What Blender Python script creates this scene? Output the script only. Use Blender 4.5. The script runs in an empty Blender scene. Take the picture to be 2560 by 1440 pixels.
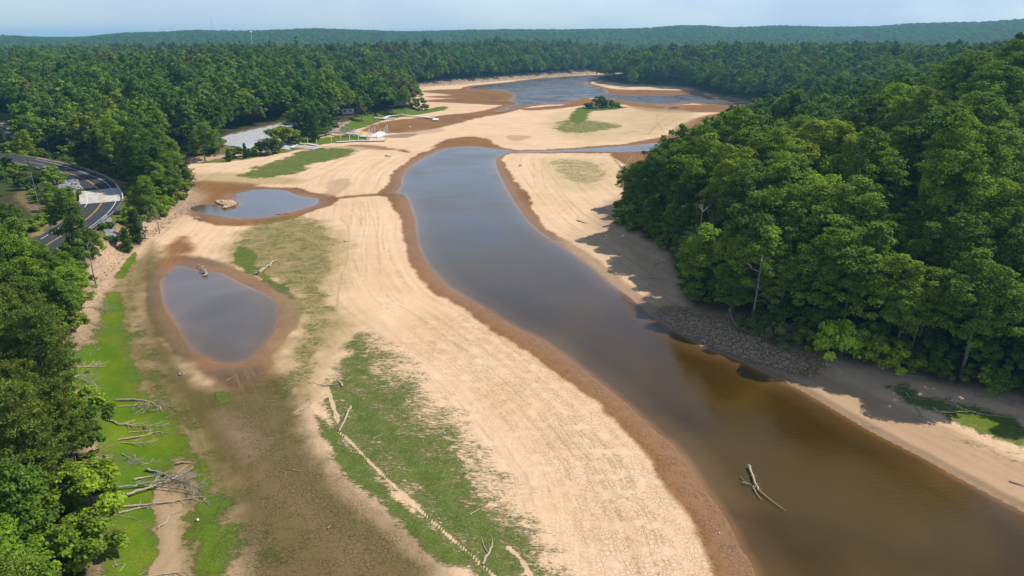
import bpy, bmesh, math, random
import numpy as np
from mathutils import Vector, Matrix
R = math.radians
rng = np.random.default_rng(7)
random.seed(7)
# ------------------------------------------------------------------ camera, world, sun
S = bpy.context.scene
COL = S.collection
CAM_H, PITCH, FPX = 50.0, R(20.1), 1707.0
cd = bpy.data.cameras.new("camera"); cam = bpy.data.objects.new("camera", cd); COL.objects.link(cam)
cam.location = (0, 0, CAM_H); cam.rotation_euler = (math.pi/2 - PITCH, 0, 0)
cd.sensor_width = 36; cd.lens = 36*FPX/2560; cd.clip_start = 0.5; cd.clip_end = 20000
S.camera = cam
SUN_EL, SUN_AZ = R(50), R(25)          # azimuth measured from +X towards +Y
w = bpy.data.worlds.new("World"); S.world = w; w.use_nodes = True
nt = w.node_tree; bgn = nt.nodes["Background"]
sky = nt.nodes.new("ShaderNodeTexSky"); sky.sky_type = 'NISHITA'; sky.sun_disc = False
sky.sun_elevation = SUN_EL; sky.sun_rotation = math.pi/2 - SUN_AZ
sky.air_density = 1.0; sky.dust_density = 0.3; sky.ozone_density = 3.5; sky.altitude = 100
tint = nt.nodes.new("ShaderNodeMix"); tint.data_type = 'RGBA'; tint.blend_type = 'MULTIPLY'; tint.inputs[0].default_value = 1
nt.links.new(sky.outputs[0], tint.inputs[6]); tint.inputs[7].default_value = (0.92, 0.97, 1.10, 1)
# thin high cloud veiling the blue, thicker in soft patches
wtc = nt.nodes.new("ShaderNodeTexCoord"); wmp = nt.nodes.new("ShaderNodeMapping"); wmp.inputs['Scale'].default_value = (1, 1, 2.2); nt.links.new(wtc.outputs['Generated'], wmp.inputs[0])
wn = nt.nodes.new("ShaderNodeTexNoise"); wn.inputs['Scale'].default_value = 3.6; wn.inputs['Detail'].default_value = 5; nt.links.new(wmp.outputs[0], wn.inputs['Vector'])
wr = nt.nodes.new("ShaderNodeMapRange"); wr.inputs[1].default_value = .38; wr.inputs[2].default_value = .66; wr.inputs[3].default_value = .25; wr.inputs[4].default_value = .95; nt.links.new(wn.outputs['Fac'], wr.inputs[0])
wsp = nt.nodes.new("ShaderNodeSeparateXYZ"); nt.links.new(wtc.outputs['Generated'], wsp.inputs[0])
wel = nt.nodes.new("ShaderNodeValToRGB"); nt.links.new(wsp.outputs[2], wel.inputs[0])
for p_, v_ in ((0.0, .93), (.10, 1.08), (.25, 1.55), (.42, 1.1), (.60, .72), (1.0, .5)):
    e_ = wel.color_ramp.elements[0] if p_ == 0 else (wel.color_ramp.elements[-1] if p_ == 1 else wel.color_ramp.elements.new(p_)); e_.color = (v_/1.3, v_/1.3, v_/1.3, 1); e_.position = p_
wcl = nt.nodes.new("ShaderNodeMix"); wcl.data_type = 'RGBA'; nt.links.new(wr.outputs[0], wcl.inputs[0]); nt.links.new(tint.outputs[2], wcl.inputs[6]); wcl.inputs[7].default_value = (3.7, 4.5, 5.75, 1)
wbl = nt.nodes.new("ShaderNodeMix"); wbl.data_type = 'RGBA'; wbl.blend_type = 'MULTIPLY'; wbl.inputs[0].default_value = 1; nt.links.new(wcl.outputs[2], wbl.inputs[6]); nt.links.new(wel.outputs[0], wbl.inputs[7])
nt.links.new(wbl.outputs[2], bgn.inputs[0]); bgn.inputs[1].default_value = 0.11*1.3
sd = bpy.data.lights.new("sun", 'SUN'); sun = bpy.data.objects.new("sun", sd); COL.objects.link(sun)
sd.energy = 4.1; sd.angle = R(0.6); sd.color = (1.0, 0.94, 0.84)
dv = Vector((math.cos(SUN_EL)*math.cos(SUN_AZ), math.cos(SUN_EL)*math.sin(SUN_AZ), math.sin(SUN_EL)))
sun.rotation_euler = dv.to_track_quat('Z', 'Y').to_euler()
S.view_settings.view_transform = 'Standard'; S.view_settings.look = 'None'
S.view_settings.exposure = 0.42; S.view_settings.gamma = 1
S.render.engine = 'CYCLES'
S.cycles.max_bounces = 5; S.cycles.diffuse_bounces = 2; S.cycles.glossy_bounces = 2
S.cycles.transmission_bounces = 2; S.cycles.transparent_max_bounces = 4; S.cycles.volume_bounces = 0
S.cycles.use_denoising = True
# ------------------------------------------------------------------ helpers
def tag(o, label=None, cat=None, group=None, kind=None):
    if label: o['label'] = label
    if cat: o['category'] = cat
    if group: o['group'] = group
    if kind: o['kind'] = kind
    return o
def empty(name, loc, rz=0.0, label=None, cat=None, group=None, scale=None):
    o = bpy.data.objects.new(name, None); COL.objects.link(o); o.location = loc; o.rotation_euler = (0, 0, rz)
    o.empty_display_size = 0.2
    if scale: o.scale = scale
    return tag(o, label, cat, group)
def P(px, py, z=0.0):
    """where the sight line through a photo pixel meets the level z"""
    u = (px-1280)/FPX; v = (720-py)/FPX
    dx, dy, dz = u, math.cos(PITCH)+v*math.sin(PITCH), -math.sin(PITCH)+v*math.cos(PITCH)
    t = (z-CAM_H)/dz
    return np.array([dx*t, dy*t])
def ring(pts, z=0.0): return np.array([P(a, b, z) for a, b in pts])
def proj(x, y, z):
    dy = y*math.cos(PITCH)-(z-CAM_H)*math.sin(PITCH); dz = y*math.sin(PITCH)+(z-CAM_H)*math.cos(PITCH)
    return 1280+FPX*x/dy, 720-FPX*dz/dy, dy
def smooth(a, b, x):
    t = np.clip((x-a)/(b-a), 0, 1); return t*t*(3-2*t)
def sdf(poly, x, y, far=60.0):
    """signed distance to a closed ring, positive inside"""
    out = np.full(x.shape, -far)
    mn = poly.min(0)-far; mx = poly.max(0)+far
    m = (x > mn[0]) & (x < mx[0]) & (y > mn[1]) & (y < mx[1])
    X, Y = x[m], y[m]
    if X.size == 0: return out
    d2 = np.full(X.shape, 1e12); inside = np.zeros(X.shape, bool)
    n = len(poly)
    for i in range(n):
        ax, ay = poly[i]; bx, by = poly[(i+1) % n]
        ex, ey = bx-ax, by-ay; L = ex*ex+ey*ey+1e-12
        t = np.clip(((X-ax)*ex+(Y-ay)*ey)/L, 0, 1)
        d2 = np.minimum(d2, (X-ax-t*ex)**2+(Y-ay-t*ey)**2)
        if ay != by:
            c = ((ay > Y) != (by > Y)) & (X < ax+(Y-ay)*(bx-ax)/(by-ay))
            inside ^= c
    d = np.sqrt(d2); out[m] = np.maximum(np.where(inside, d, -d), -far)
    return out
def pdist(line, x, y, far=60.0):
    d2 = np.full(x.shape, float(far*far))
    line = np.asarray(line); mn = line.min(0)-far; mx = line.max(0)+far
    m = (x > mn[0]) & (x < mx[0]) & (y > mn[1]) & (y < mx[1])
    X, Y = x[m], y[m]; q = d2[m]
    for i in range(len(line)-1):
        ax, ay = line[i]; ex, ey = line[i+1]-line[i]; L = ex*ex+ey*ey+1e-12
        t = np.clip(((X-ax)*ex+(Y-ay)*ey)/L, 0, 1)
        q = np.minimum(q, (X-ax-t*ex)**2+(Y-ay-t*ey)**2)
    d2[m] = q
    return np.sqrt(d2)
def catmull(pts, n=8, closed=False):
    p = np.asarray(pts, float); N = len(p); out = []
    for i in range(N if closed else N-1):
        if closed: a, b, c, d = p[i-1], p[i], p[(i+1) % N], p[(i+2) % N]
        else: a, b, c, d = p[max(i-1, 0)], p[i], p[i+1], p[min(i+2, N-1)]
        for k in range(n):
            t = k/n
            out.append(0.5*((2*b)+(c-a)*t+(2*a-5*b+4*c-d)*t*t+(3*b-a-3*c+d)*t**3))
    if not closed: out.append(p[-1])
    return np.array(out)
def vnoise(x, y, seed=0):
    xi = np.floor(x).astype(np.int64); yi = np.floor(y).astype(np.int64); fx = x-xi; fy = y-yi
    fx = fx*fx*(3-2*fx); fy = fy*fy*(3-2*fy)
    def h(a, b):
        n = (a*374761393 + b*668265263 + seed*974634777) & 0xffffffff
        n = ((n ^ (n >> 13))*1274126177) & 0xffffffff
        return ((n ^ (n >> 16)) & 0xffff)/65535.0
    return (h(xi, yi)*(1-fx)+h(xi+1, yi)*fx)*(1-fy)+(h(xi, yi+1)*(1-fx)+h(xi+1, yi+1)*fx)*fy
def fbm(x, y, s, seed=0, oc=4):
    v = 0; a = 0.5; t = 0; x = x/s; y = y/s
    for i in range(oc):
        v = v+a*vnoise(x+17.3*i, y-9.1*i, seed+i*11); t += a; a *= 0.5; x = x*2.03; y = y*2.03
    return v/t
def new_mesh(name, V, F, mats, parent=None, smoothf=False, link=True):
    me = bpy.data.meshes.new(name)
    V = np.asarray(V, np.float32)
    if isinstance(F, np.ndarray):
        n, k = F.shape
        me.vertices.add(len(V)); me.vertices.foreach_set("co", V.ravel())
        me.loops.add(n*k); me.loops.foreach_set("vertex_index", F.ravel().astype(np.int32))
        me.polygons.add(n); me.polygons.foreach_set("loop_start", np.arange(0, n*k, k, dtype=np.int32))
        me.polygons.foreach_set("loop_total", np.full(n, k, np.int32))
        me.update(calc_edges=True)
    else:
        me.from_pydata([tuple(map(float, v)) for v in V], [], F); me.update()
    for m in (mats if isinstance(mats, (list, tuple)) else [mats]): me.materials.append(m)
    if smoothf: me.polygons.foreach_set("use_smooth", np.ones(len(me.polygons), bool))
    o = bpy.data.objects.new(name, me)
    if link: COL.objects.link(o)
    if parent: o.parent = parent
    return o
class MB:
    def __init__(s): s.V = []; s.F = []
    def add(s, V, F):
        b = len(s.V); s.V += [tuple(map(float, v)) for v in V]; s.F += [tuple(i+b for i in f) for f in F]
    def box(s, c, d, rz=0.0, rx=0.0, top=1.0):
        M = Matrix.Translation(c) @ Matrix.Rotation(rz, 4, 'Z') @ Matrix.Rotation(rx, 4, 'X')
        V = []
        for z in (-.5, .5):
            k = top if z > 0 else 1
            for x, y in ((-.5, -.5), (.5, -.5), (.5, .5), (-.5, .5)):
                V.append(M @ Vector((x*d[0]*k, y*d[1]*k, z*d[2])))
        s.add(V, [(0,3,2,1),(4,5,6,7),(0,1,5,4),(1,2,6,5),(2,3,7,6),(3,0,4,7)])
    def bar(s, a, b, w_, h_):
        a = Vector(a); b = Vector(b); d = b-a; L = d.length
        if L < 1e-5: return
        d /= L; up = Vector((0,0,1)) if abs(d.z) < .95 else Vector((1,0,0))
        sx = d.cross(up).normalized()*w_/2; sy = sx.cross(d).normalized()*h_/2
        V = [a-sx-sy, a+sx-sy, a+sx+sy, a-sx+sy, b-sx-sy, b+sx-sy, b+sx+sy, b-sx+sy]
        s.add(V, [(0,1,2,3),(7,6,5,4),(0,4,5,1),(1,5,6,2),(2,6,7,3),(3,7,4,0)])
    def tube(s, pts, rad, n=6):
        pts = [Vector(p) for p in pts]; V = []; F = []
        k = len(pts); pu = None
        for i, p in enumerate(pts):
            d = (pts[min(i+1, k-1)]-pts[max(i-1, 0)])
            d = d.normalized() if d.length > 1e-6 else Vector((0,0,1))
            if pu is None: pu = d.cross(Vector((0,0,1)) if abs(d.z) < .9 else Vector((1,0,0))).normalized()
            u = (pu-d*pu.dot(d)); u = u.normalized() if u.length > 1e-6 else d.orthogonal().normalized(); pu = u
            v = d.cross(u); r = rad[i] if hasattr(rad, '__len__') else rad
            for j in range(n):
                a = 2*math.pi*j/n; V.append(p+(u*math.cos(a)+v*math.sin(a))*r)
        for i in range(k-1):
            for j in range(n):
                F.append((i*n+j, i*n+(j+1) % n, (i+1)*n+(j+1) % n, (i+1)*n+j))
        F.append(tuple(range(n-1, -1, -1))); F.append(tuple((k-1)*n+j for j in range(n)))
        s.add(V, F)
    def blob(s, c, r, seed=0, n=7, m=5):
        q = random.Random(seed); V = [(c[0], c[1], c[2]-r[2])]; F = []
        for i in range(1, m):
            t = math.pi*i/m
            for j in range(n):
                a = 2*math.pi*j/n; k = q.uniform(.78, 1.15)
                V.append((c[0]+r[0]*math.sin(t)*math.cos(a)*k, c[1]+r[1]*math.sin(t)*math.sin(a)*k, c[2]-r[2]*math.cos(t)*k))
        V.append((c[0], c[1], c[2]+r[2])); L = len(V)-1
        for j in range(n): F.append((0, 1+(j+1) % n, 1+j)); F.append((L, L-n+j, L-n+(j+1) % n))
        for i in range(m-2):
            for j in range(n):
                F.append((1+i*n+j, 1+i*n+(j+1) % n, 1+(i+1)*n+(j+1) % n, 1+(i+1)*n+j))
        s.add(V, F)
    def build(s, name, mat, parent=None, smoothf=False):
        return new_mesh(name, s.V, s.F, mat, parent, smoothf)
def nd(nt, t, **kw):
    n = nt.nodes.new(t)
    for k, v in kw.items():
        if k.startswith('i_'): n.inputs[k[2:].replace('_', ' ')].default_value = v
        else: setattr(n, k, v)
    return n
def mat(name, c1, c2=None, scale=3.0, rough=0.8, bump=0.0, bscale=None, metal=0.0, spec=0.3, detail=4, stretch=None):
    m = bpy.data.materials.new(name); m.use_nodes = True; t = m.node_tree; b = t.nodes["Principled BSDF"]
    b.inputs['Roughness'].default_value = rough; b.inputs['Metallic'].default_value = metal
    b.inputs['Specular IOR Level'].default_value = spec
    c2 = c2 or tuple(x*0.75 for x in c1)
    tc = nd(t, 'ShaderNodeTexCoord'); src = tc.outputs['Object']
    if stretch:
        mp = nd(t, 'ShaderNodeMapping'); mp.inputs['Scale'].default_value = stretch; t.links.new(src, mp.inputs[0]); src = mp.outputs[0]
    n = nd(t, 'ShaderNodeTexNoise', i_Scale=scale, i_Detail=detail, i_Roughness=.65); t.links.new(src, n.inputs['Vector'])
    r = nd(t, 'ShaderNodeValToRGB'); r.color_ramp.elements[0].position = .35; r.color_ramp.elements[1].position = .65
    r.color_ramp.elements[0].color = (*c2, 1); r.color_ramp.elements[1].color = (*c1, 1)
    t.links.new(n.outputs['Fac'], r.inputs[0]); t.links.new(r.outputs[0], b.inputs['Base Color'])
    if bump:
        n2 = nd(t, 'ShaderNodeTexNoise', i_Scale=bscale or scale*3, i_Detail=3.0); t.links.new(src, n2.inputs['Vector'])
        bp = nd(t, 'ShaderNodeBump', i_Strength=1.0, i_Distance=bump); t.links.new(n2.outputs['Fac'], bp.inputs['Height'])
        t.links.new(bp.outputs[0], b.inputs['Normal'])
    return m
# ------------------------------------------------------------------ the plan: shores, banks, patches (measured off the photo, laid on the ground)
BASIN = ring([(3100,1260),(2560,1012),(2380,966),(2200,925),(2080,905),(1980,872),(1900,848),(1800,806),(1715,768),(1690,715),(1678,665),(1640,612),(1575,580),
 (1538,552),(1535,525),(1560,500),(1630,470),(1720,428),(1800,395),(1900,362),(2030,338),(2040,300),(1950,264),(1860,249),(1780,237),(1720,221),(1640,215),
 (1560,212),(1510,204),(1490,195),(1500,188),(1600,186),(1600,179),(1490,181),(1350,190),(1200,203),(1100,211),(1042,218),(1022,236),(1024,262),
 (1050,274),(1030,281),(990,285),(940,291),(895,301),(862,312),(838,326),(806,342),(765,352),(705,368),(630,384),(540,392),(480,395),(420,398),
 (385,408),(372,425),(400,452),(452,468),(478,480),(445,512),(412,538),(380,560),(340,584),(300,610),(262,642),(240,680),(226,720),(204,770),(192,830),
 (188,900),(194,960),(215,1020),(240,1080),(255,1140),(262,1200),(268,1280),(276,1360),(284,1440),(300,1900),(3100,1900)], 1.5)
RIVER = catmull(ring([(1058,396),(1085,382),(1110,373),(1140,369),(1180,367),(1213,369.5),(1245,374),(1285,379),(1262,384),(1246,392),(1240,403),(1243,420),(1252,440),(1273,480),
 (1312,540),(1350,577),(1400,612),(1455,650),(1495,680),(1530,710),(1567,737),(1600,765),(1637,795),(1680,825),(1717,845),(1755,867),(1792,882),(1830,895),
 (1920,937),(1995,972),(2095,1030),(2180,1080),(2282,1132),(2420,1207),(2560,1280),(3000,1500),(3000,1900),(2080,1900),(1885,1430),(1855,1380),(1825,1317),(1792,1265),
 (1755,1220),(1725,1172),(1680,1112),(1640,1080),(1560,1005),(1480,942),(1420,897),(1330,837),(1280,812),(1190,757),(1122,720),(1085,682),(1056,640),(1042,600),
 (1037,552),(1027,522),(1020,500),(1007,485),(990,481),(1002,465),(1004,447),(1015,427),(1035,410)]), 4, True)
INLET = ring([(1288,379),(1340,377.5),(1440,375),(1552,366.5),(1609,362),(1678,354),(1770,340),(1850,330),(1900,345),(1780,365),(1700,372),(1644,376.5),(1552,379),(1459,377.6),(1340,380.3),(1295,381)])
POND_A = catmull(ring([(587,487),(625,477),(660,474),(715,477),(740,487),(775,494),(795,497),(797,505),(785,514),(740,527),(720,532),(675,541),(600,546),(550,540),
 (500,531),(467,525),(466,519),(480,515),(520,511),(550,515),(553,522),(570,524),(597,513),(595,505),(584,496)]), 3, True)
POND_B = catmull(ring([(402,740),(400,705),(410,690),(432,671),(457,665),(483,673),(523,678),(557,683),(590,700),(640,723),(673,738),(690,753),(697,777),(698,797),
 (690,822),(678,840),(655,872),(632,895),(600,907),(562,910),(520,897),(475,870),(435,807),(412,770)]), 3, True)
LAKE = catmull(ring([(1172,222),(1200,214),(1287,205),(1354,196.5),(1421,191.5),(1488,188),(1580,184),(1570,190),(1500,197),(1461,206.5),(1478,216),(1507,222),(1517,233),
 (1548,237),(1625,238),(1683,238),(1716,236),(1752,240),(1790,246),(1816,252),(1853,254),(1950,262),(1960,268),(1853,264),(1790,260.5),(1722,256),(1705,256),(1683,260),(1634,259.6),
 (1576,254),(1537,248),(1509,245),(1474,244),(1449,246),(1400,258),(1354,260.5),(1303,265),(1246,279),(1262,271),(1297,260),(1277,251),(1290,239),(1262,226),(1215,222)]), 3, True)
PUDDLE = catmull(ring([(1668,270),(1683,268),(1702,269),(1690,272),(1672,272)]), 3, True)
WATERS = [RIVER, INLET, POND_A, POND_B, LAKE, PUDDLE]
# road and its bank
ROAD_PX = [(-60,382,8.4),(30,397,7.8),(80,406,7.4),(130,418,6.9),(183,437,6.3),(222,453,6),(244,472,5.7),(254,493,5.5),(252,510,5.5),(229,537,5.3),(185,570,5),(120,610,5),(40,660,5)]
ROAD = catmull([np.append(P(a, b, z), z) for a, b, z in ROAD_PX], 10)
CLEAR = [ring(r_, z_) for r_, z_ in [
 ([(546,356),(575,338),(620,328),(690,312),(785,292),(795,302),(735,326),(700,352),(690,372),(640,384),(560,378)], 4),
 ([(100,425),(150,430),(215,462),(225,500),(170,500),(95,455)], 4.5),
 ([(240,535),(300,440),(345,455),(330,480),(300,540),(290,590),(300,600),(250,605),(235,570)], 4.5),
 ([(150,385),(240,372),(258,398),(230,410),(180,408)], 6.5),
 ([(-40,290),(40,298),(62,322),(40,345),(55,368),(190,385),(190,398),(40,392),(-80,380)], 8),
 ([(120,540),(165,530),(160,562),(128,570)], 4.5),
 ([(330,410),(380,400),(380,412),(340,420)], 4),
 ]]
RIDGE = np.array([(-400,97),(0,97),(60,92),(150,89),(270,93),(350,93),(440,85),(530,84),(600,80),(700,82),(850,75),(1000,80),(1060,82),(1200,78),(1270,76),(1400,77),(1550,76),
 (1640,70),(1700,70),(1750,74),(1850,71),(1960,75),(2060,74),(2150,68),(2300,66),(2400,61),(2500,63),(2560,62),(3000,66)], float)
LOWTREES = ring([(-120,384),(70,398),(245,562),(262,650),(120,700),(-120,690)], 6)
CLEAR.append(ring([(62,412),(150,424),(232,462),(250,520),(232,566),(140,560),(50,490)], 5))
def gauss(x, y, cx, cy, s): return np.exp(-((x-cx)**2+(y-cy)**2)/(2*s*s))
def water_sd(x, y, far=40.0):
    d = np.full(x.shape, -far)
    for w_ in WATERS: d = np.maximum(d, sdf(w_, x, y, far))
    return d
def land_sd(x, y): return -sdf_full(BASIN, x, y)
def sdf_full(poly, x, y): return sdf(poly, x, y, 400.0)
def height(x, y, parts=None):
    x = np.atleast_1d(np.asarray(x, float)); y = np.atleast_1d(np.asarray(y, float))
    e = land_sd(x, y); wd = water_sd(x, y); r = np.hypot(x, y)
    # dried lake bed: gentle rise away from the water, shallow terraces
    bed = 0.03+0.95*smooth(0, 45, -wd)*np.clip(-wd/40, 0, 1)**.7+0.25*(fbm(x, y, 22, 3, 3)-.5)*smooth(3, 20, -wd)
    bed = np.where(wd > 0, -0.12*np.minimum(wd, 8), np.maximum(bed, 0.02+0.012*np.minimum(-wd, 10)))
    bank = 1.0*smooth(-6, 1, e)+2.0*smooth(0, 7, e)
    px = 1280+FPX*x/np.maximum(y, 1)*0.94
    leftnear = smooth(-60, 0, x)+smooth(280, 520, y)*smooth(60, -60, x); leftnear = np.clip(leftnear, 0, 1)
    hill = 17+7*(fbm(x, y, 260, 21, 3)-.5)*2
    hill = hill-7*smooth(150, -150, x)*smooth(250, 500, y)+5*gauss(x, y, -60, 900, 220)-5*smooth(0, 200, x)*smooth(500, 700, y)+20*gauss(x, y, 225, 245, 85)+4*gauss(x, y, 330, 620, 200)
    hill = hill*leftnear+(1-leftnear)*2.5
    ridge_py = np.interp(1280+FPX*(x/np.maximum(y, 1.0))*0.925, RIDGE[:, 0], RIDGE[:, 1])
    crest = np.maximum(50+(95-ridge_py)/FPX*2700-20, 6)+6*(fbm(x, y, 240, 91, 3)-.5)
    k = smooth(1700, 2600, r)
    hill = hill*(1-k)+k*(crest*(1-0.35*smooth(2800, 4200, r))-3)
    # a dip between the near woods and the far ridges
    hill = hill-9*np.exp(-((r-1650)/320)**2)
    h = bed+bank*smooth(-8, 2, e)+hill*smooth(6, 150, e)*(1-.55*smooth(150, 60, x)*(x > 10)*smooth(430, 380, y))
    # road bench
    d = np.full(x.shape, 60.0); rz = np.zeros(x.shape)
    m = (x < -60) & (x > -420) & (y < 420) & (y > 60)
    if m.any():
        X = x[m]; Y = y[m]; dd = np.full(X.shape, 1e9); zz = np.zeros(X.shape)
        for i in range(len(ROAD)-1):
            a = ROAD[i]; b = ROAD[i+1]; ex, ey = b[0]-a[0], b[1]-a[1]; L = ex*ex+ey*ey
            t = np.clip(((X-a[0])*ex+(Y-a[1])*ey)/L, 0, 1); q = np.hypot(X-a[0]-t*ex, Y-a[1]-t*ey)
            zz = np.where(q < dd, a[2]+(b[2]-a[2])*t, zz); dd = np.minimum(q, dd)
        d[m] = dd; rz[m] = zz
        kk = 1-smooth(7.2, 15, d)
        h = h*(1-kk)+(rz-0.25)*kk
    if parts is not None: parts.update(e=e, wd=wd, r=r, rd=d)
    return h
def hz(x, y): return float(height(x, y)[0])
def G(px, py, off=0.0):
    """ground point seen at a photo pixel"""
    z = 1.0
    for _ in range(6):
        p = P(px, py, z); z = hz(p[0], p[1])
    return Vector((p[0], p[1], z+off))
# ------------------------------------------------------------------ ground sheet
NA, NR = 1150, 950
az = np.linspace(-R(52), R(52), NA)
rr = 24*np.exp(np.linspace(0, math.log(7000/24), NR))
A, RR = np.meshgrid(az, rr)
gx = (RR*np.sin(A)).ravel(); gy = (RR*np.cos(A)).ravel()
parts = {}
gz = height(gx, gy, parts)
e, wd, gr, rd = parts['e'], parts['wd'], parts['r'], parts['rd']
gz = gz+0.3*(fbm(gx, gy, 1.6, 31, 2)-.5)*smooth(0, 4, e)*smooth(8, 14, rd)+0.10*(fbm(gx, gy, 1.1, 33, 2)-.5)*smooth(1.5, 5, -wd)
i = np.arange(NR-1)[:, None]*NA+np.arange(NA-1)[None, :]; i = i.ravel()
gF = np.stack([i, i+1, i+1+NA, i+NA], 1)
n1 = fbm(gx, gy, 14, 1); n2 = fbm(gx, gy, 4, 2); n3 = fbm(gx, gy, 45, 4, 3); nf = fbm(gx, gy, 1.3, 5, 3)
rag = (n2-.5)*2; rag2 = (nf-.5)*2; big = (n1-.5)*2
def patch(pts, feather=1.0, amp=0.0, big_amp=0.0, z=0.6):
    q = sdf(catmull(ring(pts, z), 3, True), gx, gy, 40.0)
    return smooth(-feather, feather, q+amp*rag+amp*.5*rag2+big_amp*big)
def mix(c, k, col): return c*(1-k[:, None])+np.array(col)[None, :]*k[:, None]
SAND = (0.645, 0.458, 0.300); SAND2 = (0.57, 0.40, 0.245); MUD = (0.240, 0.124, 0.054); MUD2 = (0.18, 0.096, 0.045)
OLIVE = (0.098, 0.080, 0.028); KHAKI = (.29, .225, .10); LITTER = (0.060, 0.045, 0.026)
col = np.tile(np.array(SAND), (gx.size, 1))
col = mix(col, np.clip(.15+.9*smooth(.35, .75, n3)*smooth(.3, .8, n1), 0, 1)*0.8, SAND2)
mud = np.zeros(gx.size)
wdx = 6+(140-gy)*.42
# mud band round every water, its width changing along the shore
wid = 2.6+2.2*smooth(60, 130, gy)+3.4*smooth(140, 90, gy)*(gx < wdx)*smooth(14, 9, -sdf(RIVER, gx, gy, 60.0))+3.0*smooth(150, 260, gy)+4*smooth(260, 600, gy)
rightbank = smooth(0, 1, (gx-(-6))/8)*(gy < 250)
wid = wid-1.2*rightbank*smooth(150, 80, gy)
wid = wid*(0.20+0.85*n3)
mud = np.maximum(mud, smooth(-.5, .5, wd+wid+.45*rag*np.minimum(1+gy/150, 4)+.3*rag2))
for pts, f, a in [
 ([(362,700),(380,650),(430,630),(490,636),(560,655),(625,682),(690,715),(722,765),(722,820),(700,870),(692,920),(650,962),(600,978),(540,955),(470,905),(410,830),(378,760)], 1.6, .8),
 ([(480,480),(478,464),(600,462),(690,466),(760,482),(818,496),(812,512),(790,520),(700,552),(600,562),(520,555),(470,535),(440,522),(460,515)], .7, .7),
 ([(485,452),(640,456),(600,470),(500,480)], 2, 1),
 ([(400,640),(430,600),(465,590),(480,625)], 2, 1.5),
 ([(1046,230),(1110,224),(1172,220),(1262,224),(1294,238),(1284,247),(1180,249),(1060,243),(1130,238)], 2.5, 2.5),
 ([(1055,253),(1150,247),(1280,250),(1330,256),(1260,262),(1120,258)], 2.5, 2),
 ([(905,326),(950,308),(1000,300),(1090,292),(1180,280),(1262,262),(1300,256),(1330,262),(1250,285),(1190,297),(1130,314),(1060,328),(1000,334),(930,334)], 2, 2),
 ([(1095,356),(1130,346),(1170,342),(1215,346),(1250,364),(1290,376),(1200,372),(1080,382),(1040,405)], 1.2, 2.2),
 ([(1530,379),(1644,377),(1720,372),(1660,400),(1620,430),(1575,420),(1545,400)], 1.2, 1.2),
 ([(1600,350),(1680,335),(1690,318),(1762,290),(1830,285),(1760,345),(1690,352),(1560,366),(1480,371),(1540,362)], 2, 2.5),
 ([(1500,247),(1560,250),(1640,261),(1790,260),(1860,266),(1840,280),(1740,282),(1650,281),(1590,272),(1560,262),(1480,252)], 2, 1.5),
 ([(1400,262),(1440,248),(1474,245),(1490,252),(1470,262),(1400,272),(1330,275),(1300,270)], 1.5, 1.5),
 ([(1465,207),(1500,213),(1540,222),(1640,226),(1740,228),(1760,238),(1700,238),(1560,238),(1515,232)], 2, 2),
 ([(1020,380),(1010,372),(960,374),(900,370),(860,368),(880,364),(960,366)], 1, 1.2)]:
    mud = np.maximum(mud, patch(pts, f, a))
col = mix(col, mud, MUD)
col = mix(col, mud*smooth(.45, .75, n1)*.7, MUD2)
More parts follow.
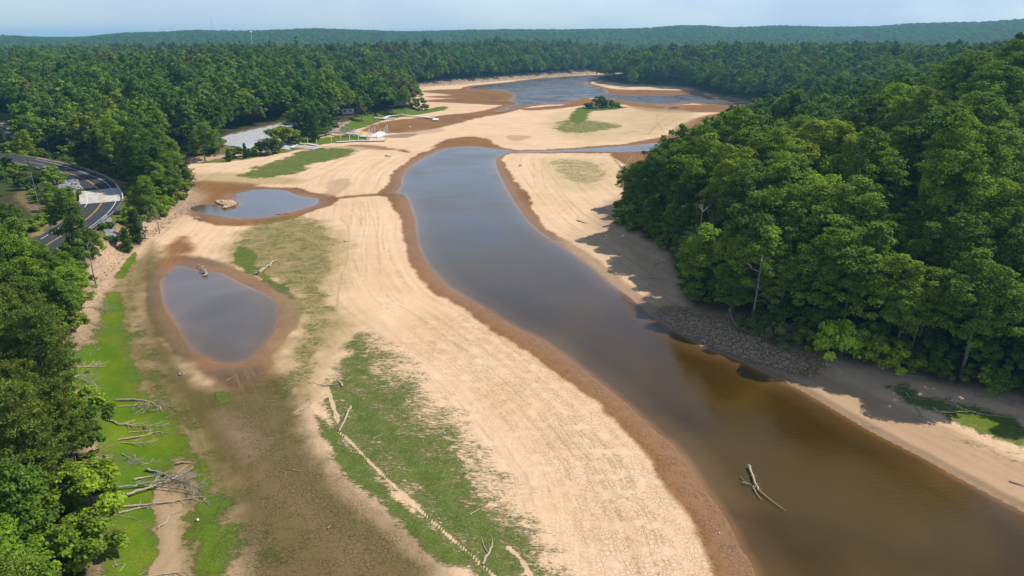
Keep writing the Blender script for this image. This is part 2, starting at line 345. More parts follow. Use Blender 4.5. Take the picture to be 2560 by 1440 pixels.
# greyish brown wash patches
for pts, f, a, cc, k in [
 ([(815,470),(830,450),(870,445),(880,458),(850,480),(818,488)], 1, 1.2, (.36,.25,.16), .6),
 ([(790,495),(900,483),(990,480),(990,484),(900,489),(800,498)], .5, .3, MUD2, .9),
 ([(700,372),(900,366),(1030,372),(900,376),(780,380)], 1, 1, (.33,.22,.15), .6),
 ([(1000,332),(1090,322),(1110,330),(1020,340)], 1.5, 1, (.33,.22,.15), .5),
 ([(960,340),(1040,336),(1020,345),(970,346)], .8, .8, (.2,.14,.1), .8),
 ([(1270,340),(1330,343),(1300,352),(1275,350)], 1, 1, (.34,.23,.15), .6),
 ([(1560,285),(1700,275),(1720,290),(1650,325),(1580,318)], 3, 2, (.44,.31,.2), .5),
 ([(345,640),(380,600),(400,640),(360,720),(350,800),(400,900),(470,960),(560,990),(600,1080),(590,1440),(590,1700),(250,1700),(255,1200),(240,1060),(190,1000),(180,880),(262,720),(330,640)], 2.5, 1, (.175, .135, .052), .9),
 ([(560,640),(600,575),(700,545),(800,550),(870,600),(860,660),(830,740),(880,800),(820,900),(770,980),(690,960),(690,900),(725,830),(725,760),(690,710),(620,675)], 5, 3, KHAKI, .85),
 ([(480,440),(600,432),(760,446),(700,458),(480,452)], 3, 1, KHAKI, .6),
 ([(1350,395),(1500,400),(1540,440),(1500,470),(1400,470)], 5, 3, (.46,.36,.19), .6),
 ([(1370,290),(1500,262),(1640,270),(1740,280),(1700,320),(1560,350),(1400,345)], 6, 4, (.45,.345,.19), .55),
 ([(340,790),(350,700),(380,640),(400,760),(470,905),(560,970),(700,930),(760,1010),(800,1120),(860,1210),(980,1290),(1060,1370),(1150,1480),(1200,1700),(560,1700),(585,1440),(560,1250),(500,1100),(440,1020),(370,900)], 3, 1.2, OLIVE, .92),
 ([(690,1380),(760,1390),(900,1420),(1080,1440),(1100,1600),(600,1600)], 1.5, 1, (.15,.095,.05), .4),
 ([(830,1180),(900,1255),(990,1330),(1060,1390),(1040,1400),(920,1300),(840,1230)], 1.0, .8, (.34,.225,.14), .6),
 ([(640,1150),(720,1200),(860,1330),(940,1420),(860,1420),(740,1300),(640,1200)], 1.5, 1.2, (.20,.135,.075), .35),
 ([(560,1020),(640,1100),(620,1150),(540,1060)], 2, 1.2, (.28,.2,.14), .5),
 ([(430,655),(520,640),(560,660),(470,662)], 1.2, .8, (.17,.12,.09), .6),
 ([(540,915),(620,910),(660,915),(640,950),(560,960),(500,925)], 1.2, .8, (.13,.09,.06), .8),
 ]:
    q = patch(pts, f, a)*k; col = mix(col, q, cc)
olive_zone = patch([(600,975),(700,930),(760,1010),(800,1120),(860,1210),(980,1290),(1060,1370),(1150,1480),(1200,1700),(560,1700),(585,1440),(600,1250),(560,1100)], 3, 1)
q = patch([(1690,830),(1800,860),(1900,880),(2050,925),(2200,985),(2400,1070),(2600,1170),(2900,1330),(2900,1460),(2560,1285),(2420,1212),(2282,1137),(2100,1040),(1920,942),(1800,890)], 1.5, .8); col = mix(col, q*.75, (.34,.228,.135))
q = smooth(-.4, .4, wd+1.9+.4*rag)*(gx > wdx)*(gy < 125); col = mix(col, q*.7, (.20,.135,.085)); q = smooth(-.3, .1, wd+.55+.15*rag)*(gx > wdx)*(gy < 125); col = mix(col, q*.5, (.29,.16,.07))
q = patch([(1500,520),(1540,580),(1640,650),(1680,740),(1640,790),(1560,735),(1480,670),(1400,600),(1440,560)], 3, 1.5); col = mix(col, q*.5, (.47,.335,.215))
# low growth: density and tone
veg = np.zeros(gx.size); tone = np.zeros(gx.size)   # tone 0 dull green, 1 fresh yellow green
for pts, f, a, d, tn in [
 ([(775,1000),(800,940),(850,850),(890,806),(950,812),(1040,880),(1140,960),(1240,1080),(1340,1200),(1430,1330),(1490,1440),(1540,1560),(1150,1560),(1100,1400),(1010,1320),(930,1250),(860,1200),(815,1130),(785,1060)], 7, 2.5, .54, .1),
 ([(775,1000),(800,940),(850,860),(890,820),(920,830),(970,890),(1010,950),(1080,1020),(1160,1110),(1260,1220),(1330,1320),(1380,1440),(1400,1560),(1150,1560),(1100,1400),(1010,1320),(930,1250),(860,1200),(815,1130),(785,1060)], 4.0, 2.5, .64, .1),
 ([(850,960),(930,980),(1000,1060),(1090,1160),(1180,1250),(1260,1340),(1280,1400),(1180,1360),(1080,1270),(980,1170),(900,1090),(860,1030)], 3.0, 1.6, .80, .12),
 ([(765,1000),(830,1050),(890,1120),(980,1210),(1080,1310),(1180,1400),(1120,1420),(1010,1330),(930,1260),(860,1200),(810,1120),(780,1060)], 1.8, 1.0, .74, .12),
 ([(700,690),(800,690),(860,760),(830,860),(780,960),(700,1000),(660,980),(700,900),(728,830),(725,760)], 4, 2.5, .50, .3),
 ([(700,1000),(770,1000),(800,1120),(870,1220),(980,1310),(1080,1400),(1150,1480),(1000,1480),(900,1350),(800,1240),(730,1120)], 4, 2, .46, .15),
 ([(690,870),(760,800),(850,760),(900,790),(850,850),(800,930),(770,1000),(700,960)], 3, 2, .36, .2),
 ([(560,640),(600,560),(700,530),(800,540),(850,580),(860,640),(800,760),(720,800),(720,740),(640,690)], 4, 2.5, .50, .25),
 ([(585,640),(600,610),(640,630),(645,660),(700,700),(740,740),(700,730),(640,690),(600,670)], 2.0, 1.5, .78, .2),
 ([(660,650),(700,632),(760,632),(740,648),(690,655)], 1, .8, .4, .2),
 ([(590,440),(640,415),(700,398),(750,378),(840,370),(900,376),(880,392),(790,412),(760,430),(660,446)], 5, 4, .70, .2),
 ([(480,412),(560,396),(640,390),(720,370),(790,366),(740,380),(660,395),(560,408)], 2.5, 2, .66, .45),
 ([(480,440),(560,420),(700,440),(820,440),(700,455),(560,462)], 4, 2, .25, .3),
 ([(1455,266),(1500,262),(1568,268),(1540,275),(1480,281),(1472,300),(1440,312),(1420,300),(1430,280)], 4, 3, .80, .35),
 ([(1370,322),(1400,300),(1470,300),(1560,312),(1570,320),(1480,335),(1400,335)], 8, 5, .60, .25),
 ([(1380,330),(1500,330),(1640,300),(1760,280),(1740,310),(1600,340),(1450,350)], 10, 6, .42, .3),
 ([(846,326),(880,306),(930,292),(1000,284),(1060,275),(1110,266),(1118,275),(1060,286),(1000,295),(960,303),(900,324),(860,334)], 2.5, 1.5, .75, .5),
 ([(745,356),(800,350),(870,337),(925,348),(900,355),(830,360),(780,366)], 1.2, 1, .92, .6),
 ([(1140,245),(1215,240),(1220,246),(1160,250)], 2, 1.5, .5, .3),
 ([(1046,252),(1080,262),(1110,266),(1060,272)], 3, 1.5, .35, .3),
 ([(1370,400),(1430,395),(1500,410),(1530,440),(1500,462),(1420,455),(1380,430)], 4, 3, .50, .3),
 ([(1540,395),(1560,420),(1570,440),(1545,420),(1530,398)], 1.2, .8, .6, .3),
 ([(1600,620),(1650,630),(1700,640),(1640,650),(1560,640)], 1.5, 1.5, .3, .3),
 ([(2190,955),(2260,960),(2330,985),(2420,1010),(2520,1035),(2570,1070),(2560,1110),(2440,1075),(2360,1045),(2270,1005)], 2.2, 1.5, .72, .5),
 ([(2230,1000),(2400,1060),(2560,1110),(2700,1160),(2700,1220),(2560,1170),(2400,1110),(2250,1040)], 2, 1.5, .4, .4),
 ([(222,850),(262,760),(268,720),(292,700),(300,740),(312,790),(325,850),(345,930),(365,980),(400,1010),(420,1040),(470,1090),(490,1130),(480,1160),(440,1150),(420,1220),(410,1280),(400,1330),(398,1440),(390,1600),(250,1600),(255,1250),(240,1100),(190,1000),(180,900)], 4.5, 2.0, 1.0, .85),
 ([(285,690),(305,655),(335,625),(345,630),(330,665),(310,690)], 1, .6, .8, .8),
 ([(495,1155),(520,1160),(530,1230),(560,1260),(590,1330),(600,1440),(590,1600),(470,1600),(470,1440),(462,1370),(470,1280),(495,1230)], 4.0, 1.8, 1.0, .9),
 ([(440,1150),(480,1110),(510,1190),(470,1290),(440,1270)], 1.5, 1, .3, .5),
 ([(290,700),(350,640),(360,760),(420,900),(480,1000),(540,1090),(580,1180),(600,1300),(600,1600),(540,1600),(500,1200),(440,1090),(350,980),(320,850)], 4, 2, .56, .55),
 ([(560,1180),(640,1100),(700,1200),(680,1400),(620,1600),(560,1600)], 4, 2, .36, .2),
 ([(535,975),(575,975),(580,1000),(545,1003)], .9, .5, .7, .2),
 ([(640,1370),(700,1360),(730,1400),(700,1440),(620,1440)], 1.5, 1.5, .5, .2),
 ([(345,700),(400,760),(470,900),(560,980),(700,940),(780,1000),(840,1160),(1000,1300),(1100,1440),(560,1440),(600,1300),(560,1150),(440,1000),(350,900)], 4, 2, .36, .3)]:
    q = patch(pts, f, a); tone = np.where(q > .3, tone*(1-q)+tn*q, tone); veg = np.maximum(veg, q*d)
# straw-coloured drift lines across the growth
def strip(pts, w_, z=.6):
    return smooth(w_, w_*.2, pdist(catmull(ring(pts, z), 4), gx, gy, 30)+.6*np.abs(rag2)*w_+.45*rag*w_)
lines = np.zeros(gx.size)
for pts, w_ in [([(845,1080),(870,1100),(935,1170),(1010,1240),(1100,1320),(1170,1380),(1240,1440)], .17), ([(818,965),(830,1000),(845,1050)], .4),
 ([(868,820),(850,850),(830,880),(800,920),(780,950)], .8), ([(800,965),(785,980),(800,990)], 1.6), ([(760,1010),(740,1030)], 1.0), ([(1270,1365),(1300,1390),(1330,1440)], .4),
 ([(400,1225),(430,1290),(425,1360),(430,1440),(440,1520)], 1.9), ([(440,1270),(420,1350),(400,1440)], 1.4)]:
    q = strip(pts, w_); lines = np.maximum(lines, q)
veg = veg*(1-lines*.9)
col = mix(col, lines*.6, (.46,.34,.21))
for pts, w_, k_ in [([(852,545),(868,560),(872,590),(868,640),(850,700),(842,760)], .35, .35), ([(900,500),(930,540),(945,600),(950,680)], .35, .3), ([(880,520),(905,560),(915,620),(915,700)], .35, .25), ([(1660,330),(1640,300),(1655,285),(1700,280)], 1.0, .4), ([(1620,335),(1660,300),(1690,290)], 1.0, .4),
 ([(1366,470),(1355,430),(1358,395)], .5, .35), ([(1340,470),(1333,430),(1336,392)], .5, .25), ([(330,640),(312,700),(308,780),(325,850)], .22, .5), ([(345,640),(330,700),(322,780),(340,850)], .22, .4), ([(860,395),(800,425),(700,455)], .8, .3), ([(880,402),(820,430),(740,460)], .8, .3), ([(1430,440),(1480,420),(1530,405)], .7, .35), ([(1400,430),(1450,415),(1540,412)], .7, .3)]:
    col = mix(col, strip(pts, w_)*k_, (.28,.19,.11))
# forest floor
ff = smooth(-1.0, 3.0, e+1.2*rag)
wash = smooth(-9, -2, e+1.5*rag)*(1-ff)
col = mix(col, wash*.55, (.34,.235,.155))
col = mix(col, ff, LITTER)
und = ff*smooth(.42, .6, n2)*smooth(3, 8, e); col = mix(col, und*.8, (.045,.075,.018))
roadside = (1-smooth(6.5, 13, rd))*ff
col = mix(col, roadside*.85, (.30,.22,.12)); veg = np.maximum(veg, roadside*.75*smooth(.3, .55, n2))
for c_ in CLEAR:
    q = smooth(-2, 2, sdf(c_, gx, gy, 40)+rag)
    col = mix(col, q*ff, (.27,.18,.11)); veg = np.maximum(veg, q*ff*.8*smooth(.25, .55, n2)); tone = np.where(q > .5, .4, tone)
rock = patch([(1640,770),(1690,760),(1760,790),(1880,820),(1990,880),(2080,905),(2020,935),(1900,905),(1800,875),(1720,840),(1660,800)], 1.5, 1)
col = mix(col, rock*.8, (.34,.245,.155))
rock2 = np.maximum(patch([(1040,214),(1200,200),(1350,188),(1490,178),(1490,184),(1350,193),(1200,207),(1040,219)], 3, 1), patch([(470,480),(400,545),(330,590),(250,650),(215,740),(200,800),(230,760),(262,690),(300,640),(380,590),(440,545),(500,500)], 2, 1.5))
col = mix(col, rock2*.6, (.52,.385,.27))
wet = np.clip(mud, 0, 1)*smooth(-6, 0, wd)
crack = np.clip((mud*.55+olive_zone*1.0+.85*patch([(1180,760),(1500,950),(1700,1160),(1860,1440),(1880,1700),(1480,1700),(1380,1280),(1240,1080),(1000,850)], 8, 3)), 0, 1)*(1-ff)
stripe = (1-ff)*(smooth(1, 6, -wd))*(1-.8*olive_zone)*(1-.6*np.clip(veg, 0, 1))
ground = new_mesh("ground", np.stack([gx, gy, gz], 1), gF, [], smoothf=True); gm = ground.data
def fattr(me, name, arr):
    a = me.attributes.new(name, 'FLOAT', 'POINT'); a.data.foreach_set("value", np.ascontiguousarray(arr, np.float32))
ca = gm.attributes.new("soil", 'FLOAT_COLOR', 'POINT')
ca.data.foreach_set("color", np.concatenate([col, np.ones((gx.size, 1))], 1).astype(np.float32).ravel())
rivd = -sdf(RIVER, gx, gy, 90.0)
for nme, arr in (("veg", veg), ("tone", tone), ("wet", wet), ("crack", crack), ("stripe", stripe), ("shore", rivd), ("rock", np.clip(rock+rock2*.6, 0, 1))): fattr(gm, nme, arr)
tag(ground, kind='structure')
def ground_material():
    m = bpy.data.materials.new("dry_lake_bed"); m.use_nodes = True; t = m.node_tree; L = t.links.new; b = t.nodes["Principled BSDF"]
    def at(n): a = nd(t, 'ShaderNodeAttribute', attribute_name=n); return a
    def mth(op, a, b_=None, c=None):
        n = nd(t, 'ShaderNodeMath', operation=op)
        for i_, v in enumerate((a, b_, c)):
            if v is None: continue
            if isinstance(v, (int, float)): n.inputs[i_].default_value = v
            else: L(v, n.inputs[i_])
        return n.outputs[0]
    def mx(k, a, b_, bt='MIX'):
        n = nd(t, 'ShaderNodeMix', data_type='RGBA', blend_type=bt)
        for s_, v in ((n.inputs[0], k), (n.inputs[6], a), (n.inputs[7], b_)):
            if isinstance(v, (int, float)): s_.default_value = v
            elif isinstance(v, tuple): s_.default_value = (*v, 1)
            else: L(v, s_)
        return n.outputs[2]
    def noise(vec, sc, de=4, ro=.6, di=0.0):
        n = nd(t, 'ShaderNodeTexNoise', i_Scale=sc, i_Detail=float(de), i_Roughness=ro, i_Distortion=di); L(vec, n.inputs['Vector']); return n.outputs['Fac']
    def rng_(v, a, b_, lo=0., hi=1.):
        n = nd(t, 'ShaderNodeMapRange', interpolation_type='SMOOTHSTEP'); L(v, n.inputs[0])
        for i_, q in enumerate((a, b_, lo, hi)):
            if isinstance(q, (int, float)): n.inputs[1+i_].default_value = q
            else: L(q, n.inputs[1+i_])
        return n.outputs[0]
    geo = nd(t, 'ShaderNodeNewGeometry'); pos = geo.outputs['Position']
    soil = at('soil').outputs['Color']; vg = at('veg').outputs['Fac']; tn = at('tone').outputs['Fac']; wt = at('wet').outputs['Fac']
    ck = at('crack').outputs['Fac']; st = at('stripe').outputs['Fac']; sh = at('shore').outputs['Fac']; rk = at('rock').outputs['Fac']
    # shoreline terraces: noise that runs along lines of equal distance from the river
    sp = nd(t, 'ShaderNodeSeparateXYZ'); L(pos, sp.inputs[0])
    cb = nd(t, 'ShaderNodeCombineXYZ'); L(mth('MULTIPLY', sh, 1.0), cb.inputs[0]); L(mth('MULTIPLY', sp.outputs[0], .014), cb.inputs[1]); L(mth('MULTIPLY', sp.outputs[1], .014), cb.inputs[2])
    n_st = noise(cb.outputs[0], .8, 5, .65)
    st_f = mth('MULTIPLY', mth('MULTIPLY', rng_(n_st, .42, .62), rng_(noise(pos, .035, 2), .30, .5)), mth('MULTIPLY', st, .36))
    c = mx(st_f, soil, mx(1.0, soil, (.76, .69, .61), 'MULTIPLY'))
    cb2 = nd(t, 'ShaderNodeCombineXYZ'); L(mth('MULTIPLY', sh, 1.0), cb2.inputs[0]); L(mth('MULTIPLY', sp.outputs[1], .02), cb2.inputs[1])
    ln = rng_(noise(cb2.outputs[0], 1.1, 3, .6), .57, .60)
    c = mx(mth('MULTIPLY', mth('MULTIPLY', ln, rng_(noise(pos, .5, 3), .38, .55)), mth('MULTIPLY', st, .34)), c, (.30, .21, .12))
    # fine grain
    g1 = noise(pos, 2.2, 6, .7); c = mx(1.0, c, mx(g1, (.84, .83, .82), (1.15, 1.15, 1.15)), 'MULTIPLY')
    g2 = noise(pos, .16, 4, .6); c = mx(1.0, c, mx(g2, (.86, .84, .82), (1.12, 1.12, 1.12)), 'MULTIPLY')
    # cracks
    wrp = nd(t, 'ShaderNodeVectorMath', operation='ADD'); L(pos, wrp.inputs[0])
    nv = nd(t, 'ShaderNodeTexNoise', i_Scale=1.1); L(pos, nv.inputs['Vector']); sc_ = nd(t, 'ShaderNodeVectorMath', operation='SCALE'); L(nv.outputs['Color'], sc_.inputs[0]); sc_.inputs['Scale'].default_value = .8; L(sc_.outputs[0], wrp.inputs[1])
    vo = nd(t, 'ShaderNodeTexVoronoi', feature='DISTANCE_TO_EDGE', i_Scale=1.9); L(wrp.outputs[0], vo.inputs['Vector'])
    cr = mth('MULTIPLY', mth('MULTIPLY', rng_(vo.outputs['Distance'], .02, .075, 1., 0.), ck), rng_(noise(pos, .5, 3), .35, .55))
    c = mx(mth('MULTIPLY', cr, .42), c, mx(1.0, c, (.35, .3, .26), 'MULTIPLY'))
    # pebbly ground near the rocky banks
    vr = nd(t, 'ShaderNodeTexVoronoi', i_Scale=2.2); L(pos, vr.inputs['Vector'])
    c = mx(mth('MULTIPLY', rk, .8), c, mx(rng_(vr.outputs['Distance'], .1, .6), mx(1.0, c, (1.25, 1.22, 1.2), 'MULTIPLY'), mx(1.0, c, (.42, .38, .36), 'MULTIPLY')))
    # low growth broken up by wind-combed streaks
    mp = nd(t, 'ShaderNodeMapping'); mp.inputs['Rotation'].default_value = (0, 0, R(28)); mp.inputs['Scale'].default_value = (1.0, 2.6, 1.0); L(pos, mp.inputs[0])
    vn = noise(mp.outputs[0], 1.5, 6, .78, .9); vbig = noise(pos, .22, 3, .6); vmid = noise(mp.outputs[0], .26, 5, .7, .6)
    vv = mth('ADD', mth('MULTIPLY', vn, .62), mth('ADD', mth('MULTIPLY', vbig, .14), mth('MULTIPLY', vmid, .24)))
    thr = mth('SUBTRACT', .80, mth('MULTIPLY', vg, .56))
    vm = mth('MULTIPLY', rng_(mth('SUBTRACT', vv, thr), -.05, .06), rng_(vg, .02, .12))
    gcol = mx(rng_(noise(pos, .6, 4), .35, .65), (.044, .080, .012), (.076, .110, .022))
    ycol = mx(rng_(noise(pos, .12, 4), .35, .66), (.066, .140, .002), (.130, .180, .004))
    gcol = mx(mth('MULTIPLY', rng_(noise(mp.outputs[0], 4.5, 3, .6), .52, .64), .6), gcol, (.34, .27, .15)); gc = mx(tn, gcol, ycol); gc = mx(1.0, gc, mx(noise(pos, 3.5, 4, .7), (.6, .62, .6), (1.4, 1.38, 1.4)), 'MULTIPLY')
    c = mx(mth('MULTIPLY', vm, .98), c, gc)
    L(c, b.inputs['Base Color'])
    L(rng_(wt, 0., 1., .95, .55), b.inputs['Roughness']); L(rng_(wt, 0., 1., .0, .25), b.inputs['Specular IOR Level'])
    h = mth('ADD', mth('MULTIPLY', g1, .5), mth('ADD', mth('MULTIPLY', cr, -.5), mth('ADD', mth('MULTIPLY', vm, .6), mth('MULTIPLY', mth('MULTIPLY', vr.outputs['Distance'], rk), -2.5))))
    bp = nd(t, 'ShaderNodeBump', i_Strength=.8, i_Distance=.12); L(h, bp.inputs['Height']); L(bp.outputs[0], b.inputs['Normal'])
    return m
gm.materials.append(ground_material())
# ------------------------------------------------------------------ water
def water_material(name, deep, bump=.03, rough=.10, scale=1.0):
    m = bpy.data.materials.new(name); m.use_nodes = True; t = m.node_tree; L = t.links.new; b = t.nodes["Principled BSDF"]
    geo = nd(t, 'ShaderNodeNewGeometry'); a = nd(t, 'ShaderNodeAttribute', attribute_name='depth')
    r = nd(t, 'ShaderNodeValToRGB'); r.color_ramp.elements[0].color = (.20, .105, .04, 1); r.color_ramp.elements[1].color = (*deep, 1)
    r.color_ramp.elements[0].position = 0.0; r.color_ramp.elements[1].position = 1.0
    el = r.color_ramp.elements.new(.25); el.color = tuple(.4*p_+.6*q_ for p_, q_ in zip((.15, .088, .035), deep))+(1,)
    L(a.outputs['Fac'], r.inputs[0]); L(r.outputs[0], b.inputs['Base Color'])
    b.inputs['IOR'].default_value = 1.33; b.inputs['Roughness'].default_value = rough
    mp = nd(t, 'ShaderNodeMapping'); mp.inputs['Rotation'].default_value = (0, 0, R(-8)); mp.inputs['Scale'].default_value = (.45, 1.5, 1); L(geo.outputs['Position'], mp.inputs[0])
    n = nd(t, 'ShaderNodeTexNoise', i_Scale=1.6*scale, i_Detail=4.0, i_Roughness=.55); L(mp.outputs[0], n.inputs['Vector'])
    n2 = nd(t, 'ShaderNodeTexNoise', i_Scale=.03, i_Detail=3.0); L(geo.outputs['Position'], n2.inputs['Vector'])
    mr = nd(t, 'ShaderNodeMapRange'); L(n2.outputs['Fac'], mr.inputs[0]); mr.inputs[1].default_value = .42; mr.inputs[2].default_value = .6
    mr.inputs[3].default_value = .35; mr.inputs[4].default_value = 1.0
    n3_ = nd(t, 'ShaderNodeTexNoise', i_Scale=.045, i_Detail=4.0, i_Distortion=1.0); L(geo.outputs['Position'], n3_.inputs['Vector'])
    rr_ = nd(t, 'ShaderNodeMapRange'); L(n3_.outputs['Fac'], rr_.inputs[0]); rr_.inputs[1].default_value = .4; rr_.inputs[2].default_value = .62; rr_.inputs[3].default_value = rough*.5; rr_.inputs[4].default_value = rough*2.4; L(rr_.outputs[0], b.inputs['Roughness'])
    sm = nd(t, 'ShaderNodeMix', data_type='RGBA', blend_type='MULTIPLY'); sm.inputs[0].default_value = 1; L(r.outputs[0], sm.inputs[6]); sr_ = nd(t, 'ShaderNodeValToRGB'); sr_.color_ramp.elements[0].color = (.8, .78, .75, 1); sr_.color_ramp.elements[1].color = (1.25, 1.28, 1.5, 1); sr_.color_ramp.elements[0].position = .35; sr_.color_ramp.elements[1].position = .65
    L(n3_.outputs['Fac'], sr_.inputs[0]); L(sr_.outputs[0], sm.inputs[7]); L(sm.outputs[2], b.inputs['Base Color'])
    bp = nd(t, 'ShaderNodeBump', i_Distance=bump); L(mr.outputs[0], bp.inputs['Strength']); L(n.outputs['Fac'], bp.inputs['Height']); L(bp.outputs[0], b.inputs['Normal'])
    return m
def water_sheet(name, rg, m, z, step, pond=False):
    """a level sheet a little wider than its basin; the rising bed cuts its edge"""
    mn = rg.min(0)-1.2; mx_ = rg.max(0)+1.2
    ys = [mn[1]]
    while ys[-1] < mx_[1]: ys.append(ys[-1]+step*max(.6, ys[-1]/120))
    ys = np.array(ys); nx = int(min(420, max(12, (mx_[0]-mn[0])/step)))
    xs = np.linspace(mn[0], mx_[0], nx); X, Y = np.meshgrid(xs, ys); X = X.ravel(); Y = Y.ravel()
    d = sdf(rg, X, Y, 30.0)
    i = (np.arange(len(ys)-1)[:, None]*nx+np.arange(nx-1)[None, :]).ravel(); F = np.stack([i, i+1, i+1+nx, i+nx], 1)
    diag = step*1.6+Y/120*step
    keep = (d[F] > -np.maximum(1.0, 0*d[F])).any(1)
    F = F[keep]; used = np.unique(F); mp = -np.ones(len(X), int); mp[used] = np.arange(len(used)); F = mp[F]; X = X[used]; Y = Y[used]; d = d[used]
    o = new_mesh(name, np.stack([X, Y, np.full(X.shape, z)], 1), F, m); fattr(o.data, 'depth', np.clip(d/5.0, 0, 1))
    return tag(o, kind='structure')
WM = water_material("muddy_water", (.052, .029, .002), .05, .09)
WP = water_material("still_pond_water", (.100, .078, .054), .008, .06)
water_sheet("river_water", RIVER, WM, 0.0, .8)
water_sheet("inlet_water", INLET, WM, 0.0, 1.0)
water_sheet("upper_pond_water", POND_A, WP, 0.0, .6)
water_sheet("lower_pond_water", POND_B, WP, 0.0, .4)
WL = water_material("lake_surface", (.060, .050, .035), .12, .28)
water_sheet("lake_water", LAKE, WL, 0.0, 2.0)
water_sheet("puddle_water", PUDDLE, WP, 0.0, .5)
# ------------------------------------------------------------------ trees
def leaf_mat(name, per_obj):
    m = bpy.data.materials.new(name); m.use_nodes = True; t = m.node_tree; L = t.links.new
    for n in list(t.nodes):
        if n.type == 'BSDF_PRINCIPLED': t.nodes.remove(n)
    out = t.nodes["Material Output"]; oi = nd(t, 'ShaderNodeObjectInfo'); at = nd(t, 'ShaderNodeAttribute', attribute_name='tone')
    if per_obj: base = oi.outputs['Color']
    else:
        r = nd(t, 'ShaderNodeValToRGB'); el = r.color_ramp.elements; el[0].color = (.044, .088, .010, 1); el[1].color = (.14, .19, .018, 1)
        for p_, c_ in ((.25, (.062, .122, .010)), (.5, (.082, .152, .011)), (.75, (.110, .184, .012)), (.93, (.155, .23, .014)), (.97, (.13, .10, .05))):
            q = el.new(p_); q.color = (*c_, 1)
        L(oi.outputs['Random'], r.inputs[0]); base = r.outputs[0]
    mr = nd(t, 'ShaderNodeMapRange'); L(at.outputs['Fac'], mr.inputs[0]); mr.inputs[3].default_value = .55; mr.inputs[4].default_value = 1.75
    mm = nd(t, 'ShaderNodeVectorMath', operation='SCALE'); L(base, mm.inputs[0]); L(mr.outputs[0], mm.inputs['Scale'])
    d = nd(t, 'ShaderNodeBsdfDiffuse'); tr = nd(t, 'ShaderNodeBsdfTranslucent'); gl = nd(t, 'ShaderNodeBsdfGlossy', i_Roughness=.6)
    L(mm.outputs[0], d.inputs[0])
    hs = nd(t, 'ShaderNodeVectorMath', operation='MULTIPLY'); L(mm.outputs[0], hs.inputs[0]); hs.inputs[1].default_value = (1.5, 1.3, .5); L(hs.outputs[0], tr.inputs[0])
    gl.inputs[0].default_value = (.8, .85, .8, 1)
    a = nd(t, 'ShaderNodeMixShader', i_Fac=.24); L(d.outputs[0], a.inputs[1]); L(tr.outputs[0], a.inputs[2])
    b = nd(t, 'ShaderNodeMixShader', i_Fac=.012); L(a.outputs[0], b.inputs[1]); L(gl.outputs[0], b.inputs[2]); L(b.outputs[0], out.inputs[0])
    return m
LEAF = leaf_mat("leaves", True); LEAF_FAR = leaf_mat("leaves_far_woods", False)
BARK = mat("bark", (.20, .165, .13), (.09, .07, .055), 6, .9, .03, stretch=(1, 1, .3))
BARKP = mat("pine_bark", (.17, .12, .095), (.075, .055, .045), 6, .9, .03, stretch=(1, 1, .3))
DEAD = mat("weathered_wood", (.50, .40, .29), (.30, .235, .17), 5, .85, .01)
DEADG = mat("grey_dead_wood", (.36, .315, .29), (.19, .16, .145), 5, .85, .01)
def leaf_cards(C, D, size, rg, asp=1.0, tone=None, jitter=.42):
    """quads at C facing about D"""
    n = len(C); nrm = D/(np.linalg.norm(D, axis=1)[:, None]+1e-9)+rg.normal(size=(n, 3))*jitter; nrm /= np.linalg.norm(nrm, axis=1)[:, None]+1e-9
    a = np.cross(nrm, rg.normal(size=(n, 3))); a /= np.linalg.norm(a, axis=1)[:, None]+1e-9
    b = np.cross(nrm, a); s = (size*rg.uniform(.65, 1.3, n))[:, None]
    a = a*s*.5; b = b*s*.5*asp
    k = rg.uniform(.2, .5, (n, 1))
    V = np.stack([C-a, C-b*k*2, C+a, C+b], 1).reshape(-1, 3)
    F = np.arange(4*n).reshape(n, 4)
    return V, F
def crown_mesh(name, seed, h, rad, base, nclump, nleaf, lsize, top=.55, m=LEAF, link=True, cr=(.75, 1.35), lobes=5):
    rg = np.random.default_rng(seed)
    ph = rg.uniform(0, 6.28, lobes); am = rg.uniform(.08, .26, lobes)
    v = rg.normal(size=(nclump, 3)); v /= np.linalg.norm(v, axis=1)[:, None]
    v[:, 2] = np.where(v[:, 2] < -.35, -v[:, 2], v[:, 2])
    azm = np.arctan2(v[:, 1], v[:, 0]); lob = sum(am[i]*np.cos((i+1)*azm+ph[i]+2*v[:, 2]) for i in range(lobes))
    rr_ = (1+lob)*rg.uniform(.45, 1.0, nclump)**.45
    hc = (h-base)/2; zc = base+hc*.92
    C = np.stack([v[:, 0]*rad*rr_, v[:, 1]*rad*rr_, zc+v[:, 2]*hc*(.95+.12*lob)*np.minimum(rr_, 1.12)], 1)
    taper = 1-.35*np.clip((C[:, 2]-zc)/hc, 0, 1)**2*(1-top); C[:, 0] *= taper; C[:, 1] *= taper
    crad = rg.uniform(cr[0], cr[1], nclump); per = nleaf//nclump
    ctone = rg.uniform(0, 1, nclump)
    d = rg.normal(size=(nclump, per, 3)); d /= np.linalg.norm(d, axis=2)[..., None]
    d[..., 2] = np.where(rg.random((nclump, per)) < .55, np.abs(d[..., 2]), d[..., 2])
    pos = C[:, None, :]+d*crad[:, None, None]*rg.uniform(.55, 1.08, (nclump, per, 1))*np.array([1, 1, .62])
    out = (C-np.array([0, 0, zc-hc*.3])); out /= np.linalg.norm(out, axis=1)[:, None]
    D = d*.8+out[:, None, :]*.3+np.array([0, 0, .6])
    Vx, F = leaf_cards(pos.reshape(-1, 3), D.reshape(-1, 3), lsize, rg)
    o = new_mesh(name, Vx, F, m, link=link)
    tn = np.clip(np.repeat(ctone, per)*.65+rg.uniform(0, .45, nclump*per), 0, 1); fattr(o.data, 'tone', np.repeat(tn, 4))
    return o, C
